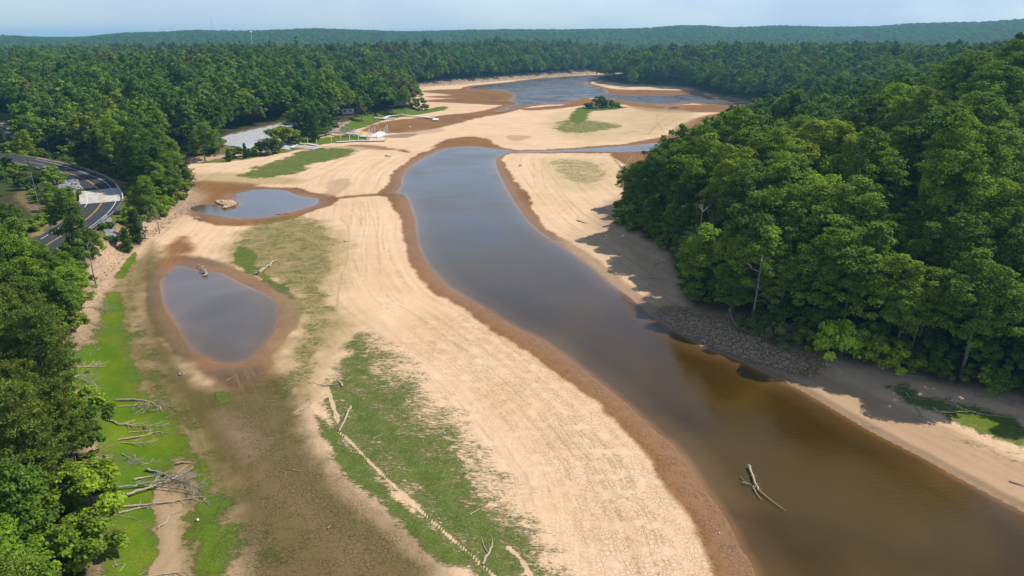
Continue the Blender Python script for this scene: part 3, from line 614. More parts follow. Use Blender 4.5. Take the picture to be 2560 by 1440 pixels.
def trunk_mesh(name, C, h, rad, base, seed, m=BARK, tr=.26, nb=14, link=True):
    q = random.Random(seed); mb = MB(); pts = []; rads = []
    for k in range(7):
        t = k/6; pts.append(((q.uniform(-.2, .2)*t*rad*.4), q.uniform(-.2, .2)*t*rad*.4, -0.6+t*h*.86)); rads.append(tr*(1.35-.25*min(1, t*6)-t*.95))
    mb.tube(pts, rads, 7)
    idx = list(range(len(C))); q.shuffle(idx)
    for j in idx[:nb]:
        c = C[j]; zb = max(base*.75, min(c[2]-1.0-q.random()*2.2, h*.7)); t = (zb+.6)/(h*.86); t = min(max(t, 0), .99)*6; k = int(t); f = t-k
        a = Vector(pts[k]).lerp(Vector(pts[k+1]), f); b = Vector(c); mid = a.lerp(b, .5)+Vector((q.uniform(-.3, .3), q.uniform(-.3, .3), q.uniform(-.1, .5)))
        r0 = rads[k]*.55; mb.tube([a, mid, b], [r0, r0*.6, .03], 5)
    return new_mesh(name, mb.V, mb.F, m, smoothf=True, link=link)
def pine_mesh(seed, h, rad, base, nleaf, lsize, m=LEAF, link=True, whorls=13, conical=.5):
    rg = np.random.default_rng(seed); q = random.Random(seed); C = []; br = []
    for k in range(whorls):
        t = k/(whorls-1); z = base+(h-base)*t*.97; rr_ = rad*(1-t**1.4*conical*1.7)*(.55+.45*min(1, t*4+.3)); rr_ = max(rr_, .5)
        nb = q.randint(4, 6)
        for j in range(nb):
            a = q.uniform(0, 6.28); L = rr_*q.uniform(.6, 1.12); tip = (math.cos(a)*L, math.sin(a)*L, z+q.uniform(.2, 1.1)-L*.06)
            br.append((z-.3, tip))
            ns = max(2, int(L/.75))
            for s_ in range(ns):
                f = .38+.66*s_/max(1, ns-1) if ns > 1 else 1; sp = .30+.35*L/rad
                for _ in range(3):
                    C.append((tip[0]*f+q.gauss(0, sp), tip[1]*f+q.gauss(0, sp), (z-.3)*(1-f)+tip[2]*f+q.uniform(-.15, .35)))
    C = np.array(C); n = len(C); per = max(6, nleaf//n)
    d = rg.normal(size=(n, per, 3)); d /= np.linalg.norm(d, axis=2)[..., None]; d[..., 2] = np.where(rg.random((n, per)) < .6, np.abs(d[..., 2]), d[..., 2])
    pos = (C[:, None, :]+d*rg.uniform(.15, .5, (n, per, 1))).reshape(-1, 3); ax = d.reshape(-1, 3)*lsize*.6
    sd_ = np.cross(ax, rg.normal(size=ax.shape)); sd_ /= np.linalg.norm(sd_, axis=1)[:, None]+1e-9; sd_ *= lsize*.20
    V = np.stack([pos-ax, pos-sd_, pos+ax, pos+sd_], 1).reshape(-1, 3)
    o = new_mesh("crown", V, np.arange(4*n*per).reshape(-1, 4), m, link=link)
    tn = np.clip(np.repeat(rg.uniform(0, .7, n), per)+rg.uniform(0, .3, n*per), 0, 1); fattr(o.data, 'tone', np.repeat(tn, 4))
    mb = MB(); mb.tube([(0, 0, -.6), (.1, 0, h*.4), (-.05, .08, h*.75), (0, 0, h*.97)], [.24, .19, .11, .03], 7)
    for z, tip in br: mb.tube([(0, 0, z), (tip[0]*.5, tip[1]*.5, z+(tip[2]-z)*.4), tip], [.07, .045, .015], 4)
    for k in range(8):
        a = q.uniform(0, 6.28); z = q.uniform(base*.35, base); L = q.uniform(.8, 2.2); mb.tube([(0, 0, z), (math.cos(a)*L, math.sin(a)*L, z-.1)], [.04, .01], 4)
    tk = new_mesh("trunk", mb.V, mb.F, BARKP, smoothf=True, link=link)
    return o, tk
def twig_tree(mb, a, d, L, r, depth, q, spread=.65, droop=0.0, nseg=3):
    pts = [Vector(a)]; d = Vector(d).normalized(); rads = [r]
    for k in range(nseg):
        d = (d+Vector((q.gauss(0, .13), q.gauss(0, .13), q.gauss(0, .10)-droop))).normalized(); pts.append(pts[-1]+d*L/nseg); rads.append(r*(1-.75*(k+1)/nseg))
    mb.tube(pts, rads, 5 if r > .03 else 3)
    if depth > 0:
        for k in range(q.randint(3, 5)):
            f = q.uniform(.3, .98); i_ = min(int(f*nseg), nseg-1); p = pts[i_].lerp(pts[i_+1], f*nseg-i_)
            dd = (d+Vector((q.gauss(0, spread), q.gauss(0, spread), q.gauss(0, spread*.8)))).normalized()
            twig_tree(mb, p, dd, L*q.uniform(.4, .62), max(r*(1-f*.6)*.5, .016), depth-1, q, spread, droop, 2)
def bare_tree_parts(seed, h):
    q = random.Random(seed); mb = MB(); m2 = MB()
    mb.tube([(0, 0, -.6), (.1, .05, h*.35), (-.1, .1, h*.7), (.05, 0, h)], [.2, .16, .09, .02], 6)
    for k in range(11):
        z = h*q.uniform(.35, .95); a = q.uniform(0, 6.28)
        twig_tree(m2, (0, 0, z), (math.cos(a), math.sin(a), .55), h*.24*(1.25-z/h)+.6, .06, 2, q)
    return mb, m2
# prototypes ------------------------------------------------------
BL = []
for k, (h, rad, base, ncl, nlf) in enumerate([(21, 5.0, 3.5, 200, 26000), (23, 4.4, 4.5, 190, 25000), (18, 5.4, 2.2, 210, 26000), (20, 4.5, 2.5, 190, 25000), (16, 4.1, 1.2, 150, 20000), (22, 5.6, 4, 230, 28000), (14, 3.7, .8, 110, 15000)]):
    c, C = crown_mesh("crown", 100+k, h, rad, base, ncl, nlf, .32, link=False)
    t_ = trunk_mesh("trunk", C, h, rad, base, 200+k, link=False); BL.append((c.data, t_.data, h, rad))
PN = []
for k, (h, rad, base, nl, con) in enumerate([(20, 4.2, 8, 17000, .30), (17, 3.8, 5, 15000, .35), (22, 4.0, 10, 15000, .4)]):
    c, t_ = pine_mesh(300+k, h, rad, base, nl, .34, link=False, conical=con); PN.append((c.data, t_.data, h, rad))
CD = []
for k, (h, rad, base) in enumerate([(11, 2.6, .6), (8, 2.2, .4)]):
    c, t_ = pine_mesh(340+k, h, rad, base, 12000, .34, link=False, whorls=15, conical=.55); CD.append((c.data, t_.data, h, rad))
SH = []
for k, (h, rad, ncl, nlf) in enumerate([(4.2, 2.3, 26, 3600), (2.6, 1.7, 16, 2200), (6.5, 2.6, 36, 5200), (1.3, 1.0, 8, 900)]):
    c, C = crown_mesh("foliage", 400+k, h, rad, .15, ncl, nlf, .34 if h > 2 else .25, link=False, cr=(.5, .95) if h > 2 else (.3, .5)); co = np.empty(len(c.data.vertices)*3, np.float32); c.data.vertices.foreach_get("co", co); co[2::3] -= .16*h; c.data.vertices.foreach_set("co", co)
    t_ = trunk_mesh("stem", C, h, rad, .3, 500+k, link=False, tr=.07, nb=7); SH.append((c.data, t_.data, h, rad))
BT = []
for k, h in enumerate((17, 13, 9)):
    a_, b_ = bare_tree_parts(600+k, h)
    A_ = a_.build("trunk", DEADG, smoothf=True); B_ = b_.build("branches", DEADG); COL.objects.unlink(A_); COL.objects.unlink(B_); BT.append((A_.data, B_.data, h, 3))
FARP = []
for k, (h, rad, base) in enumerate([(18, 5.6, 4), (19, 5.0, 5), (16, 6.0, 3), (18.5, 5.8, 5), (15, 4.9, 2)]):
    c, C = crown_mesh("crown", 700+k, h, rad, base, 95, 3900, .74, m=LEAF_FAR, link=False, cr=(.9, 1.5)); FARP.append((c, None))
for k in range(2):
    c, t_ = pine_mesh(720+k, (20, 17)[k], 3.4, 5, 2600, .8, m=LEAF_FAR, link=False, whorls=9, conical=.45); FARP.append((c, t_))
def place(kind, protos, idx, x, y, names, color, s=1.0, sz=None, rz=None, z=None, tilt=0.0):
    z = hz(x, y) if z is None else z
    r0 = empty(kind, (x, y, z-.1), random.uniform(0, 6.28) if rz is None else rz)
    r0.scale = (s, s, sz or s)
    if tilt: r0.rotation_euler[0] = tilt
    for nme, me in zip(names, protos[idx][:2]):
        c = bpy.data.objects.new(nme, me); COL.objects.link(c); c.parent = r0; c.color = (*color, 1)
    return r0
GREENS = {'dark green': (.048, .094, .008), 'deep green': (.066, .122, .009), 'mid green': (.094, .160, .010), 'fresh green': (.122, .196, .011), 'light green': (.155, .232, .012), 'yellow-green': (.205, .265, .014)}
# scatter over the land
def scatter(n0, rmin, rmax, sp, seed, half=R(46)):
    rg = np.random.default_rng(seed); ys = np.arange(-20, rmax, sp); xs = np.arange(-rmax*.75, rmax*.75, sp)
    X, Y = np.meshgrid(xs, ys); X = X+(np.arange(len(ys)) % 2)[:, None]*sp*.5; X = X.ravel()+rg.uniform(-.36, .36, X.size)*sp; Y = Y.ravel()+rg.uniform(-.36, .36, Y.size)*sp
    r = np.hypot(X, Y); m = (r >= rmin) & (r < rmax) & (np.abs(np.arctan2(X, Y)) < half); return X[m], Y[m]
def allowed(X, Y, inset):
    pp = {}; Z = height(X, Y, pp); ok = (pp['e'] > inset) & (pp['rd'] > 10.5)
    for c_ in CLEAR: ok &= sdf(c_, X, Y, 30) < -1.0
    return ok, Z, pp['e']
X, Y = scatter(0, 26, 420, 6.2, 11)
Xb, Yb = scatter(0, 26, 205, 5.4, 19); kb = Xb < -5; X, Y = np.concatenate([X[(X >= -5) | (Y >= 205)], Xb[kb]]), np.concatenate([Y[(X >= -5) | (Y >= 205)], Yb[kb]])
ok, Z, E = allowed(X, Y, np.where((X < 0) & (Y < 205), -.4, 1.6)+rng.uniform(0, 1.5, X.size)); ok &= rng.random(X.size) < .93; ok &= ~((X > -8) & (Y < 60)); ok &= ~((Y < 66) & (X < 0) & (E < 4.5)); X, Y, Z, E = X[ok], Y[ok], Z[ok], E[ok]
px_, py_, dp = proj(X, Y, Z+15)
pyb = proj(X, Y, Z+22)[1]
inframe = ((px_ > -70) & (px_ < 2630) & (py_ < 1500) & (pyb > 20)) | ((dp < 105) & (px_ > -500) & (px_ < 3000))
pineish = (X < -20) & (Y < 95) & (rng.random(X.size) < .62)
score = np.where(inframe, 1/dp*np.where(E < 16, 1.35, 1.0), 0)
order = np.argsort(-np.where(pineish, 0, score))
near = np.zeros(X.size, bool); near[order[:300]] = True
near |= pineish & inframe
print("trees near", near.sum(), "of", X.size, "max dist", dp[near & ~pineish].max())
# ------------------------------------------------------------------ the single trees one can tell apart
kindv = []
def region(x, y, e):
    if x > 10 and y < 420: return 'R'
    if x < 0 and y < 205: return 'L'
    return 'P'
nearI = np.where(near)[0]
info = []
for i_ in nearI:
    x, y, ee = float(X[i_]), float(Y[i_]), float(E[i_]); rgn = region(x, y, ee)
    u = random.random(); cols_ = list(GREENS)
    cn = random.choices(cols_, weights=[1, 4, 6, 4, 2, .3] if rgn == 'R' else ([.5, 5, 5, 1.5, 0, 0] if rgn == 'L' else [4, 4, 3, 2, 1, .3]))[0]
    if pineish[i_]: cn = random.choice(['dull green', 'olive green'])
    info.append([x, y, float(Z[i_]), ee, rgn, cn, bool(pineish[i_])])
info.sort(key=lambda q: (q[4], q[6], int(min(q[3], 60)//7), math.atan2(q[0], q[1]) if q[4] != 'L' else -q[1]))
ORD = ['front', 'second', 'third', 'fourth', 'fifth', 'sixth', 'seventh', 'eighth', 'ninth']
WHERE = {'R': 'right hand wood', 'L': 'left shore wood', 'P': 'landing wood'}
CNT = {'R': 'from the left', 'L': 'from the far end', 'P': 'from the left'}
seen = {}
OLIVES = {'dull green': (.088, .130, .018), 'olive green': (.118, .150, .020)}
for x, y, z, ee, rgn, cn, isp in info:
    row = int(min(ee, 60)//7); key = (rgn, isp, row); seen[key] = seen.get(key, 0)+1; n = seen[key]
    nth = f"{n}{'th' if 10 <= n % 100 <= 20 else {1: 'st', 2: 'nd', 3: 'rd'}.get(n % 10, 'th')}"
    s = random.uniform(.82, 1.14); frow = row == 0
    if rgn == 'R': s *= random.choice([.8, 1.0, 1.12, 1.25])
    if rgn == 'R' and ee < 9: s *= .84
    if rgn == 'R' and y > 185: s *= .5+.5*min(1, max(ee/60, (x-150)/80))
    if rgn == 'L': s *= .74 if y > 95 else .82
    if sdf(LOWTREES, np.array([x]), np.array([y]), 5)[0] > 0: s *= .6
    col_ = {**GREENS, **OLIVES}[cn]; j = random.uniform(.9, 1.12); col_ = tuple(c_*j*random.uniform(.95, 1.05) for c_ in col_)
    if isp:
        o = place("pine_tree", PN, random.randrange(3), x, y, ("crown", "trunk"), col_, s, s*random.uniform(.85, 1.0), z=z)
        tag(o, f"{cn} pine, {nth} {CNT[rgn]}, {ORD[row]} row, {WHERE[rgn]}", "pine tree", "pines over the left shore")
    else:
        size = 'tall' if s > 1 else ('low' if s < .72 else 'middling')
        o = place("broadleaf_tree", BL, random.choice([2, 4, 6, 3, 3]) if ee < 12 else random.randrange(7), x, y, ("crown", "trunk"), col_, s*random.uniform(1.0, 1.22), s*random.uniform(.88, 1.02), z=z)
        tag(o, f"{size} {cn} tree, {nth} {CNT[rgn]}, {ORD[row]} row, {WHERE[rgn]}", "tree", "leafy trees in " + WHERE[rgn])
# ------------------------------------------------------------------ the woods nobody can count
pts = [np.stack([X[~near], Y[~near], Z[~near], E[~near]], 1)]
for sd_, a_, b_, sp_ in ((12, 420, 800, 7.2), (13, 800, 1600, 9.0)):
    X2, Y2 = scatter(0, a_, b_, sp_, sd_); ok, Z2, E2 = allowed(X2, Y2, 2.5); pts.append(np.stack([X2, Y2, Z2, E2], 1)[ok])
pts = np.concatenate(pts); NP_ = len(pts); print("far woods", NP_)
fm = bpy.data.meshes.new("woods"); fm.vertices.add(NP_); fm.vertices.foreach_set("co", np.ascontiguousarray(pts[:, :3], np.float32).ravel())
fr = np.random.default_rng(5)
isP = fr.random(NP_) < .04; isLn = (pts[:, 0] < 0) & (pts[:, 1] < 205)
pid = np.where(isP, 5+fr.integers(0, 2, NP_), fr.integers(0, 5, NP_))
scl = fr.uniform(.78, 1.18, NP_)*np.where(isLn, .72, 1)*np.where(sdf(LOWTREES, pts[:, 0], pts[:, 1], 5) > 0, .62, 1)*np.where(pts[:, 1] > 800, 1.15, 1); zsc = scl*fr.uniform(.82, 1.22, NP_)
a_ = fm.attributes.new("pid", 'INT', 'POINT'); a_.data.foreach_set("value", pid.astype(np.int32))
a_ = fm.attributes.new("scl", 'FLOAT_VECTOR', 'POINT'); a_.data.foreach_set("vector", np.stack([scl, scl, zsc], 1).astype(np.float32).ravel())
a_ = fm.attributes.new("rot", 'FLOAT_VECTOR', 'POINT'); a_.data.foreach_set("vector", np.stack([0*scl, 0*scl, fr.uniform(0, 6.28, NP_)], 1).astype(np.float32).ravel())
woods = bpy.data.objects.new("woods", fm); COL.objects.link(woods); tag(woods, "dense leafy woods stretching away behind the lake bed", "woods", kind='stuff')
ng = bpy.data.node_groups.new("plant_woods", 'GeometryNodeTree')
ng.interface.new_socket("Geometry", in_out='INPUT', socket_type='NodeSocketGeometry'); ng.interface.new_socket("Geometry", in_out='OUTPUT', socket_type='NodeSocketGeometry')
gi = ng.nodes.new('NodeGroupInput'); go = ng.nodes.new('NodeGroupOutput'); g2i = ng.nodes.new('GeometryNodeGeometryToInstance'); iop = ng.nodes.new('GeometryNodeInstanceOnPoints')
def names_attr(n, ty):
    a = ng.nodes.new('GeometryNodeInputNamedAttribute'); a.data_type = ty; a.inputs[0].default_value = n; return [o for o in a.outputs if o.enabled][0]
for c, t_ in reversed(FARP):
    oi = ng.nodes.new('GeometryNodeObjectInfo'); oi.inputs[0].default_value = c; oi.transform_space = 'ORIGINAL'; src = oi.outputs['Geometry']
    if t_ is not None:
        jn = ng.nodes.new('GeometryNodeJoinGeometry'); o2 = ng.nodes.new('GeometryNodeObjectInfo'); o2.inputs[0].default_value = t_
        ng.links.new(o2.outputs['Geometry'], jn.inputs[0]); ng.links.new(src, jn.inputs[0]); src = jn.outputs[0]
        # each joined tree becomes one pick
        gg = ng.nodes.new('GeometryNodeGeometryToInstance'); ng.links.new(src, gg.inputs[0]); src = gg.outputs[0]
    ng.links.new(src, g2i.inputs[0])
ng.links.new(gi.outputs[0], iop.inputs['Points']); ng.links.new(g2i.outputs[0], iop.inputs['Instance']); iop.inputs['Pick Instance'].default_value = True
ng.links.new(names_attr("pid", 'INT'), iop.inputs['Instance Index']); ng.links.new(names_attr("scl", 'FLOAT_VECTOR'), iop.inputs['Scale'])
e2r = ng.nodes.new('FunctionNodeEulerToRotation'); ng.links.new(names_attr("rot", 'FLOAT_VECTOR'), e2r.inputs[0]); ng.links.new(e2r.outputs[0], iop.inputs['Rotation'])
ng.links.new(iop.outputs[0], go.inputs[0])
woods.modifiers.new("plant_woods", 'NODES').node_group = ng
# far canopy: hills of treetops beyond the single crowns
NA2, NR2 = 1100, 480
az2 = np.linspace(-R(48), R(48), NA2); r2 = 1500*np.exp(np.linspace(0, math.log(6200/1500), NR2)); A2, R2 = np.meshgrid(az2, r2)
fx, fy = (R2*np.sin(A2)).ravel(), (R2*np.cos(A2)).ravel(); fz = height(fx, fy)
def crowns(x, y, cell, seed):
    xi = np.floor(x/cell); yi = np.floor(y/cell); best = np.full(x.shape, 9.0); tn = np.zeros(x.shape)
    for dx in (-1, 0, 1):
        for dy in (-1, 0, 1):
            cx = xi+dx; cy = yi+dy; h1 = np.abs(np.sin(cx*127.1+cy*311.7+seed)*43758.5) % 1; h2 = np.abs(np.sin(cx*269.5+cy*183.3+seed)*43758.5) % 1
            d = np.hypot(x/cell-cx-h1, y/cell-cy-h2)-h2*.25; tn = np.where(d < best, (h1*7.3+h2*3.1) % 1, tn); best = np.minimum(best, d)
    return best, tn
bd, btn = crowns(fx, fy, 13.0, 3); fz2 = fz+19-12*np.clip(bd, 0, 1)**1.3+6*(btn-.5)+2*(fbm(fx, fy, 5, 8, 2)-.5)
edge = smooth(1500, 1530, R2.ravel()); fz2 = fz2*edge+(fz+2)*(1-edge)
e_f = land_sd(fx, fy); fz2 = np.where(e_f > 3, fz2, fz-3)
i = (np.arange(NR2-1)[:, None]*NA2+np.arange(NA2-1)[None, :]).ravel()
fc = new_mesh("distant_treetops", np.stack([fx, fy, fz2], 1), np.stack([i, i+1, i+1+NA2, i+NA2], 1), []); fattr(fc.data, 'tone', btn)
m = bpy.data.materials.new("distant_leaves"); m.use_nodes = True; t = m.node_tree; b = t.nodes["Principled BSDF"]; b.inputs['Roughness'].default_value = 1; b.inputs['Specular IOR Level'].default_value = .05
a = nd(t, 'ShaderNodeAttribute', attribute_name='tone'); r = nd(t, 'ShaderNodeValToRGB'); r.color_ramp.elements[0].color = (.012, .030, .010, 1); r.color_ramp.elements[1].color = (.05, .09, .02, 1)
t.links.new(a.outputs['Fac'], r.inputs[0]); t.links.new(r.outputs[0], b.inputs['Base Color']); g_ = nd(t, 'ShaderNodeNewGeometry')
n_ = nd(t, 'ShaderNodeTexNoise', i_Scale=.35, i_Detail=3.0); t.links.new(g_.outputs['Position'], n_.inputs['Vector']); bp = nd(t, 'ShaderNodeBump', i_Distance=3.0); t.links.new(n_.outputs['Fac'], bp.inputs['Height']); t.links.new(bp.outputs[0], b.inputs['Normal'])
fc.data.materials.append(m); tag(fc, "far hills covered in treetops below the sky", "woods", kind='stuff')
# ------------------------------------------------------------------ shrubs along the edges
sx, sy = scatter(0, 40, 420, 3.3, 31); pq = {}; szz = height(sx, sy, pq); se = pq['e']; spx, spy, sdp = proj(sx, sy, szz+1)
inv = (spx > 0) & (spx < 2560) & (spy > 150) & (spy < 1440)
inclear = np.zeros(sx.size, bool)
for c_ in CLEAR: inclear |= sdf(c_, sx, sy, 20) > 0
base_ok = (pq['rd'] > 8.2) & (se > .2)
srg = np.random.default_rng(77)
cand = base_ok & inv & ((se < 5) | ((sx > 10) & (se < 8)) | (inclear & (srg.random(sx.size) < .26)) | ((pq['rd'] < 14) & (srg.random(sx.size) < .7)))
lot = sdf(ring([(545,352),(600,326),(690,304),(790,292),(800,300),(760,330),(720,352),(700,378),(610,386),(550,372)], 4), sx, sy, 20)
cand &= lot < -1
ci = np.where(cand)[0]; ci = ci[np.argsort(sdp[ci])]; ci = ci[srg.random(ci.size) < .75]
ind = ci[:295]; rest = np.concatenate([ci[295:], np.where(base_ok & ~cand & ~inclear & (se > 3) & (se < 26) & (srg.random(sx.size) < np.where((sx < -10) & (sy < 205), .8, .45)))[0]])
ind = sorted(ind, key=lambda k: (('R' if sx[k] > 10 else ('L' if sy[k] < 205 else 'P')), -sy[k])); cnt = {}
for k in ind:
    rgn = 'R' if sx[k] > 10 else ('L' if sy[k] < 205 else 'P'); cn = random.choice(['deep green', 'mid green', 'fresh green', 'light green']); c3 = GREENS[cn]
    sz_ = random.choice([0, 0, 1, 1, 2] if se[k] > 1 else [1, 1, 3]); key = (rgn, cn, sz_); cnt[key] = cnt.get(key, 0)+1; n = cnt[key]
    o = place("shrub", SH, sz_, float(sx[k]), float(sy[k]), ("foliage", "stem"), c3, random.uniform(.75, 1.25), z=float(szz[k]))
    nth = f"{n}{'th' if 10 <= n % 100 <= 20 else {1: 'st', 2: 'nd', 3: 'rd'}.get(n % 10, 'th')}"
    tag(o,
        f"{['rounded', 'small', 'tall', 'tiny'][sz_]} {cn} shrub, {nth} of its kind from the far end, " + {'R': 'right bank', 'L': 'left bank', 'P': 'landing side'}[rgn], "shrub", "shrubs along the banks")
# undergrowth between the trunks, beyond counting
ug = bpy.data.meshes.new("undergrowth"); ug.vertices.add(len(rest)); ug.vertices.foreach_set("co", np.stack([sx[rest], sy[rest], szz[rest]], 1).astype(np.float32).ravel())
us = srg.uniform(.7, 1.35, len(rest))
a_ = ug.attributes.new("pid", 'INT', 'POINT'); a_.data.foreach_set("value", srg.integers(0, 3, len(rest)).astype(np.int32))
a_ = ug.attributes.new("scl", 'FLOAT_VECTOR', 'POINT'); a_.data.foreach_set("vector", np.stack([us, us, us], 1).astype(np.float32).ravel())
a_ = ug.attributes.new("rot", 'FLOAT_VECTOR', 'POINT'); a_.data.foreach_set("vector", np.stack([0*us, 0*us, srg.uniform(0, 6, len(rest))], 1).astype(np.float32).ravel())
ugo = bpy.data.objects.new("undergrowth", ug); COL.objects.link(ugo); tag(ugo, "low leafy undergrowth between the tree trunks", "undergrowth", kind='stuff')
UGP = [crown_mesh("foliage", 800+k, h, rad, .1, ncl, nlf, .42, m=LEAF_FAR, link=False, cr=(.5, .9))[0] for k, (h, rad, ncl, nlf) in enumerate([(2.4, 1.7, 16, 900), (3.6, 2.0, 22, 1300), (1.6, 1.4, 10, 600)])]
ng2 = ng.copy(); infos = [n for n in ng2.nodes if n.bl_idname == 'GeometryNodeObjectInfo']
g2 = [n for n in ng2.nodes if n.bl_idname == 'GeometryNodeGeometryToInstance' and any(l.to_node.bl_idname == 'GeometryNodeInstanceOnPoints' for l in n.outputs[0].links)][0]
for n in [n for n in ng2.nodes if n.bl_idname in ('GeometryNodeObjectInfo', 'GeometryNodeJoinGeometry') or (n.bl_idname == 'GeometryNodeGeometryToInstance' and n != g2)]: ng2.nodes.remove(n)
for c in UGP:
    oi = ng2.nodes.new('GeometryNodeObjectInfo'); oi.inputs[0].default_value = c; oi.transform_space = 'ORIGINAL'; ng2.links.new(oi.outputs['Geometry'], g2.inputs[0])
ugo.modifiers.new("plant_undergrowth", 'NODES').node_group = ng2
# named single plants -------------------------------------------------
def P3(px, py): g = G(px, py); return g
def single(kind, protos, idx, px, py, parts_, colr, s, label, cat, sz=None, tilt=0):
    g = P3(px, py); o = place(kind, protos, idx, g.x, g.y, parts_, colr, s, sz, z=g.z, tilt=tilt); return tag(o, label, cat)
CT = ("crown", "trunk"); FS = ("foliage", "stem"); TB = ("trunk", "branches")
single("broadleaf_tree", BL, 2, 510, 384, CT, GREENS['fresh green'], .95, "big rounded tree standing alone left of the gravel lot", "tree", .85)
single("shrub", SH, 0, 703, 350, FS, GREENS['yellow-green'], 2.6, "dome shaped bright green tree between lot and landing", "tree", 2.0)
single("shrub", SH, 0, 672, 372, FS, (.075, .095, .03), 1.9, "olive rounded bush beside the dome shaped tree", "shrub", 1.9)
single("juniper", CD, 0, 785, 340, CT, GREENS['dark green'], 1.25, "tall dark juniper right of the landing lamp post", "conifer")
single("juniper", CD, 0, 612, 378, CT, GREENS['dark green'], .55, "small dark juniper in front of the gravel lot", "conifer")
single("juniper", CD, 1, 570, 388, CT, GREENS['deep green'], .6, "little juniper at the near corner of the gravel lot", "conifer")
single("broadleaf_tree", BL, 4, 905, 302, CT, (.12, .125, .03), .8, "yellowish tree on the shore behind the docks", "tree", .65)
single("broadleaf_tree", BL, 3, 300, 445, CT, GREENS['light green'], .95, "pale open crowned tree beside the road bend", "tree", 1.05)
single("broadleaf_tree", BL, 4, 360, 455, CT, GREENS['fresh green'], .95, "leafy tree between road bend and lake bed", "tree", .9)
single("broadleaf_tree", BL, 6, 440, 462, CT, GREENS['light green'], 1.0, "light green tree at the point by the upper pond", "tree", 1.0)
single("juniper", CD, 0, 468, 474, CT, (.065, .075, .035), 1.15, "dull brownish juniper at the tip above the upper pond", "conifer", 1.0)
single("broadleaf_tree", BL, 6, 405, 505, CT, GREENS['fresh green'], .9, "bushy tree leaning over the upper pond creek mouth", "tree", .85)
single("broadleaf_tree", BL, 6, 372, 545, CT, GREENS['mid green'], .95, "slender tree on the bank below the culvert", "tree", .9)
single("juniper", CD, 1, 338, 578, CT, (.07, .095, .028), 1.0, "olive cedar low on the bank below the culvert", "conifer")
single("juniper", CD, 1, 312, 590, CT, GREENS['mid green'], .7, "small cedar beside the rubble slope", "conifer")
single("broadleaf_tree", BL, 3, 75, 425, CT, GREENS['yellow-green'], .55, "slim yellow-green tree on the inner side of the road", "tree", .7)
single("broadleaf_tree", BL, 6, 190, 632, CT, GREENS['deep green'], .9, "dark leafy tree hiding the near end of the road", "tree", 1.0)
single("shrub", SH, 0, 2105, 880, FS, (.27, .37, .02), 1.5, "bright lime green small tree at the foot of the right wood", "tree", 1.7)
single("shrub", SH, 0, 2215, 900, FS, GREENS['yellow-green'], 1.4, "arching light green sapling right of the lime tree", "tree", 1.4)
single("shrub", SH, 0, 1940, 858, FS, (.14, .15, .06), 1.0, "sparse pale sapling over the stony shore", "tree")
single("broadleaf_tree", BL, 6, 1580, 216, CT, GREENS['light green'], 1.35, "rounded light green tree on the far point", "tree", 1.2)
for k, (px, py, c_, s_, lab) in enumerate([(590, 392, 'deep green', 1.1, "dark hedge bush at the left foot of the lot"), (630, 390, 'mid green', 1.2, "mid green hedge bush under the lot edge"), (652, 386, 'deep green', 1.3, "deep green bush left of the olive bush"), (690, 382, 'mid green', 1.1, "broad low bush right of the olive bush"),
    (725, 350, 'deep green', 1.3, "scrubby bush behind the boat ramp"), (745, 347, 'mid green', 1.2, "leafy bush between ramp and landing lamp"), (1045, 274, 'fresh green', 2.0, "rounded bright bush at the tip of the wooded point"), (1062, 275, 'mid green', 1.3, "low spreading bush beyond the rounded bright one")]):
    single("shrub", SH, 0 if k % 2 else 2, px, py, FS, GREENS[c_], s_, lab, "shrub", s_*.8)
single("broadleaf_tree", BL, 3, 470, 372, CT, GREENS['mid green'], 1.0, "tree filling the gap left of the lone rounded tree", "tree", .95)
single("broadleaf_tree", BL, 0, 1012, 276, CT, GREENS['fresh green'], .95, "broad tree at the end of the wooded point", "tree", .9)
# the small island
single("shrub", SH, 0, 1498, 270, FS, GREENS['deep green'], 2.3, "dark bush in the middle of the grassy island", "shrub")
single("shrub", SH, 1, 1520, 269, FS, GREENS['dark green'], 2.8, "dark bush at the foot of the island snag", "shrub")
single("shrub", SH, 1, 1537, 270, FS, GREENS['mid green'], 1.9, "low bush at the right end of the island", "shrub")
single("shrub", SH, 1, 1472, 271, FS, GREENS['dark green'], 2.0, "round bush at the left end of the island", "shrub")
single("bare_tree", BT, 1, 1487, 269, TB, (1, 1, 1), .95, "brown leafless tree on the grassy island", "dead tree")
g = G(1518, 273); mb = MB(); q = random.Random(3); mb.tube([g, g+Vector((.8, 0, 7)), g+Vector((1.7, .2, 13.5))], [.3, .22, .06], 5)
o = mb.build("dead_snag", DEADG); tag(o, "thin bare snag leaning on the grassy island", "dead tree")
for k in range(5):
    m_ = MB(); z = 5+k*1.6; twig_tree(m_, (g.x+z*.12, g.y, g.z+z), (q.uniform(-1, 1), .2, .4), 1.8, .06, 0, q); m_.build("twig", DEADG, o)
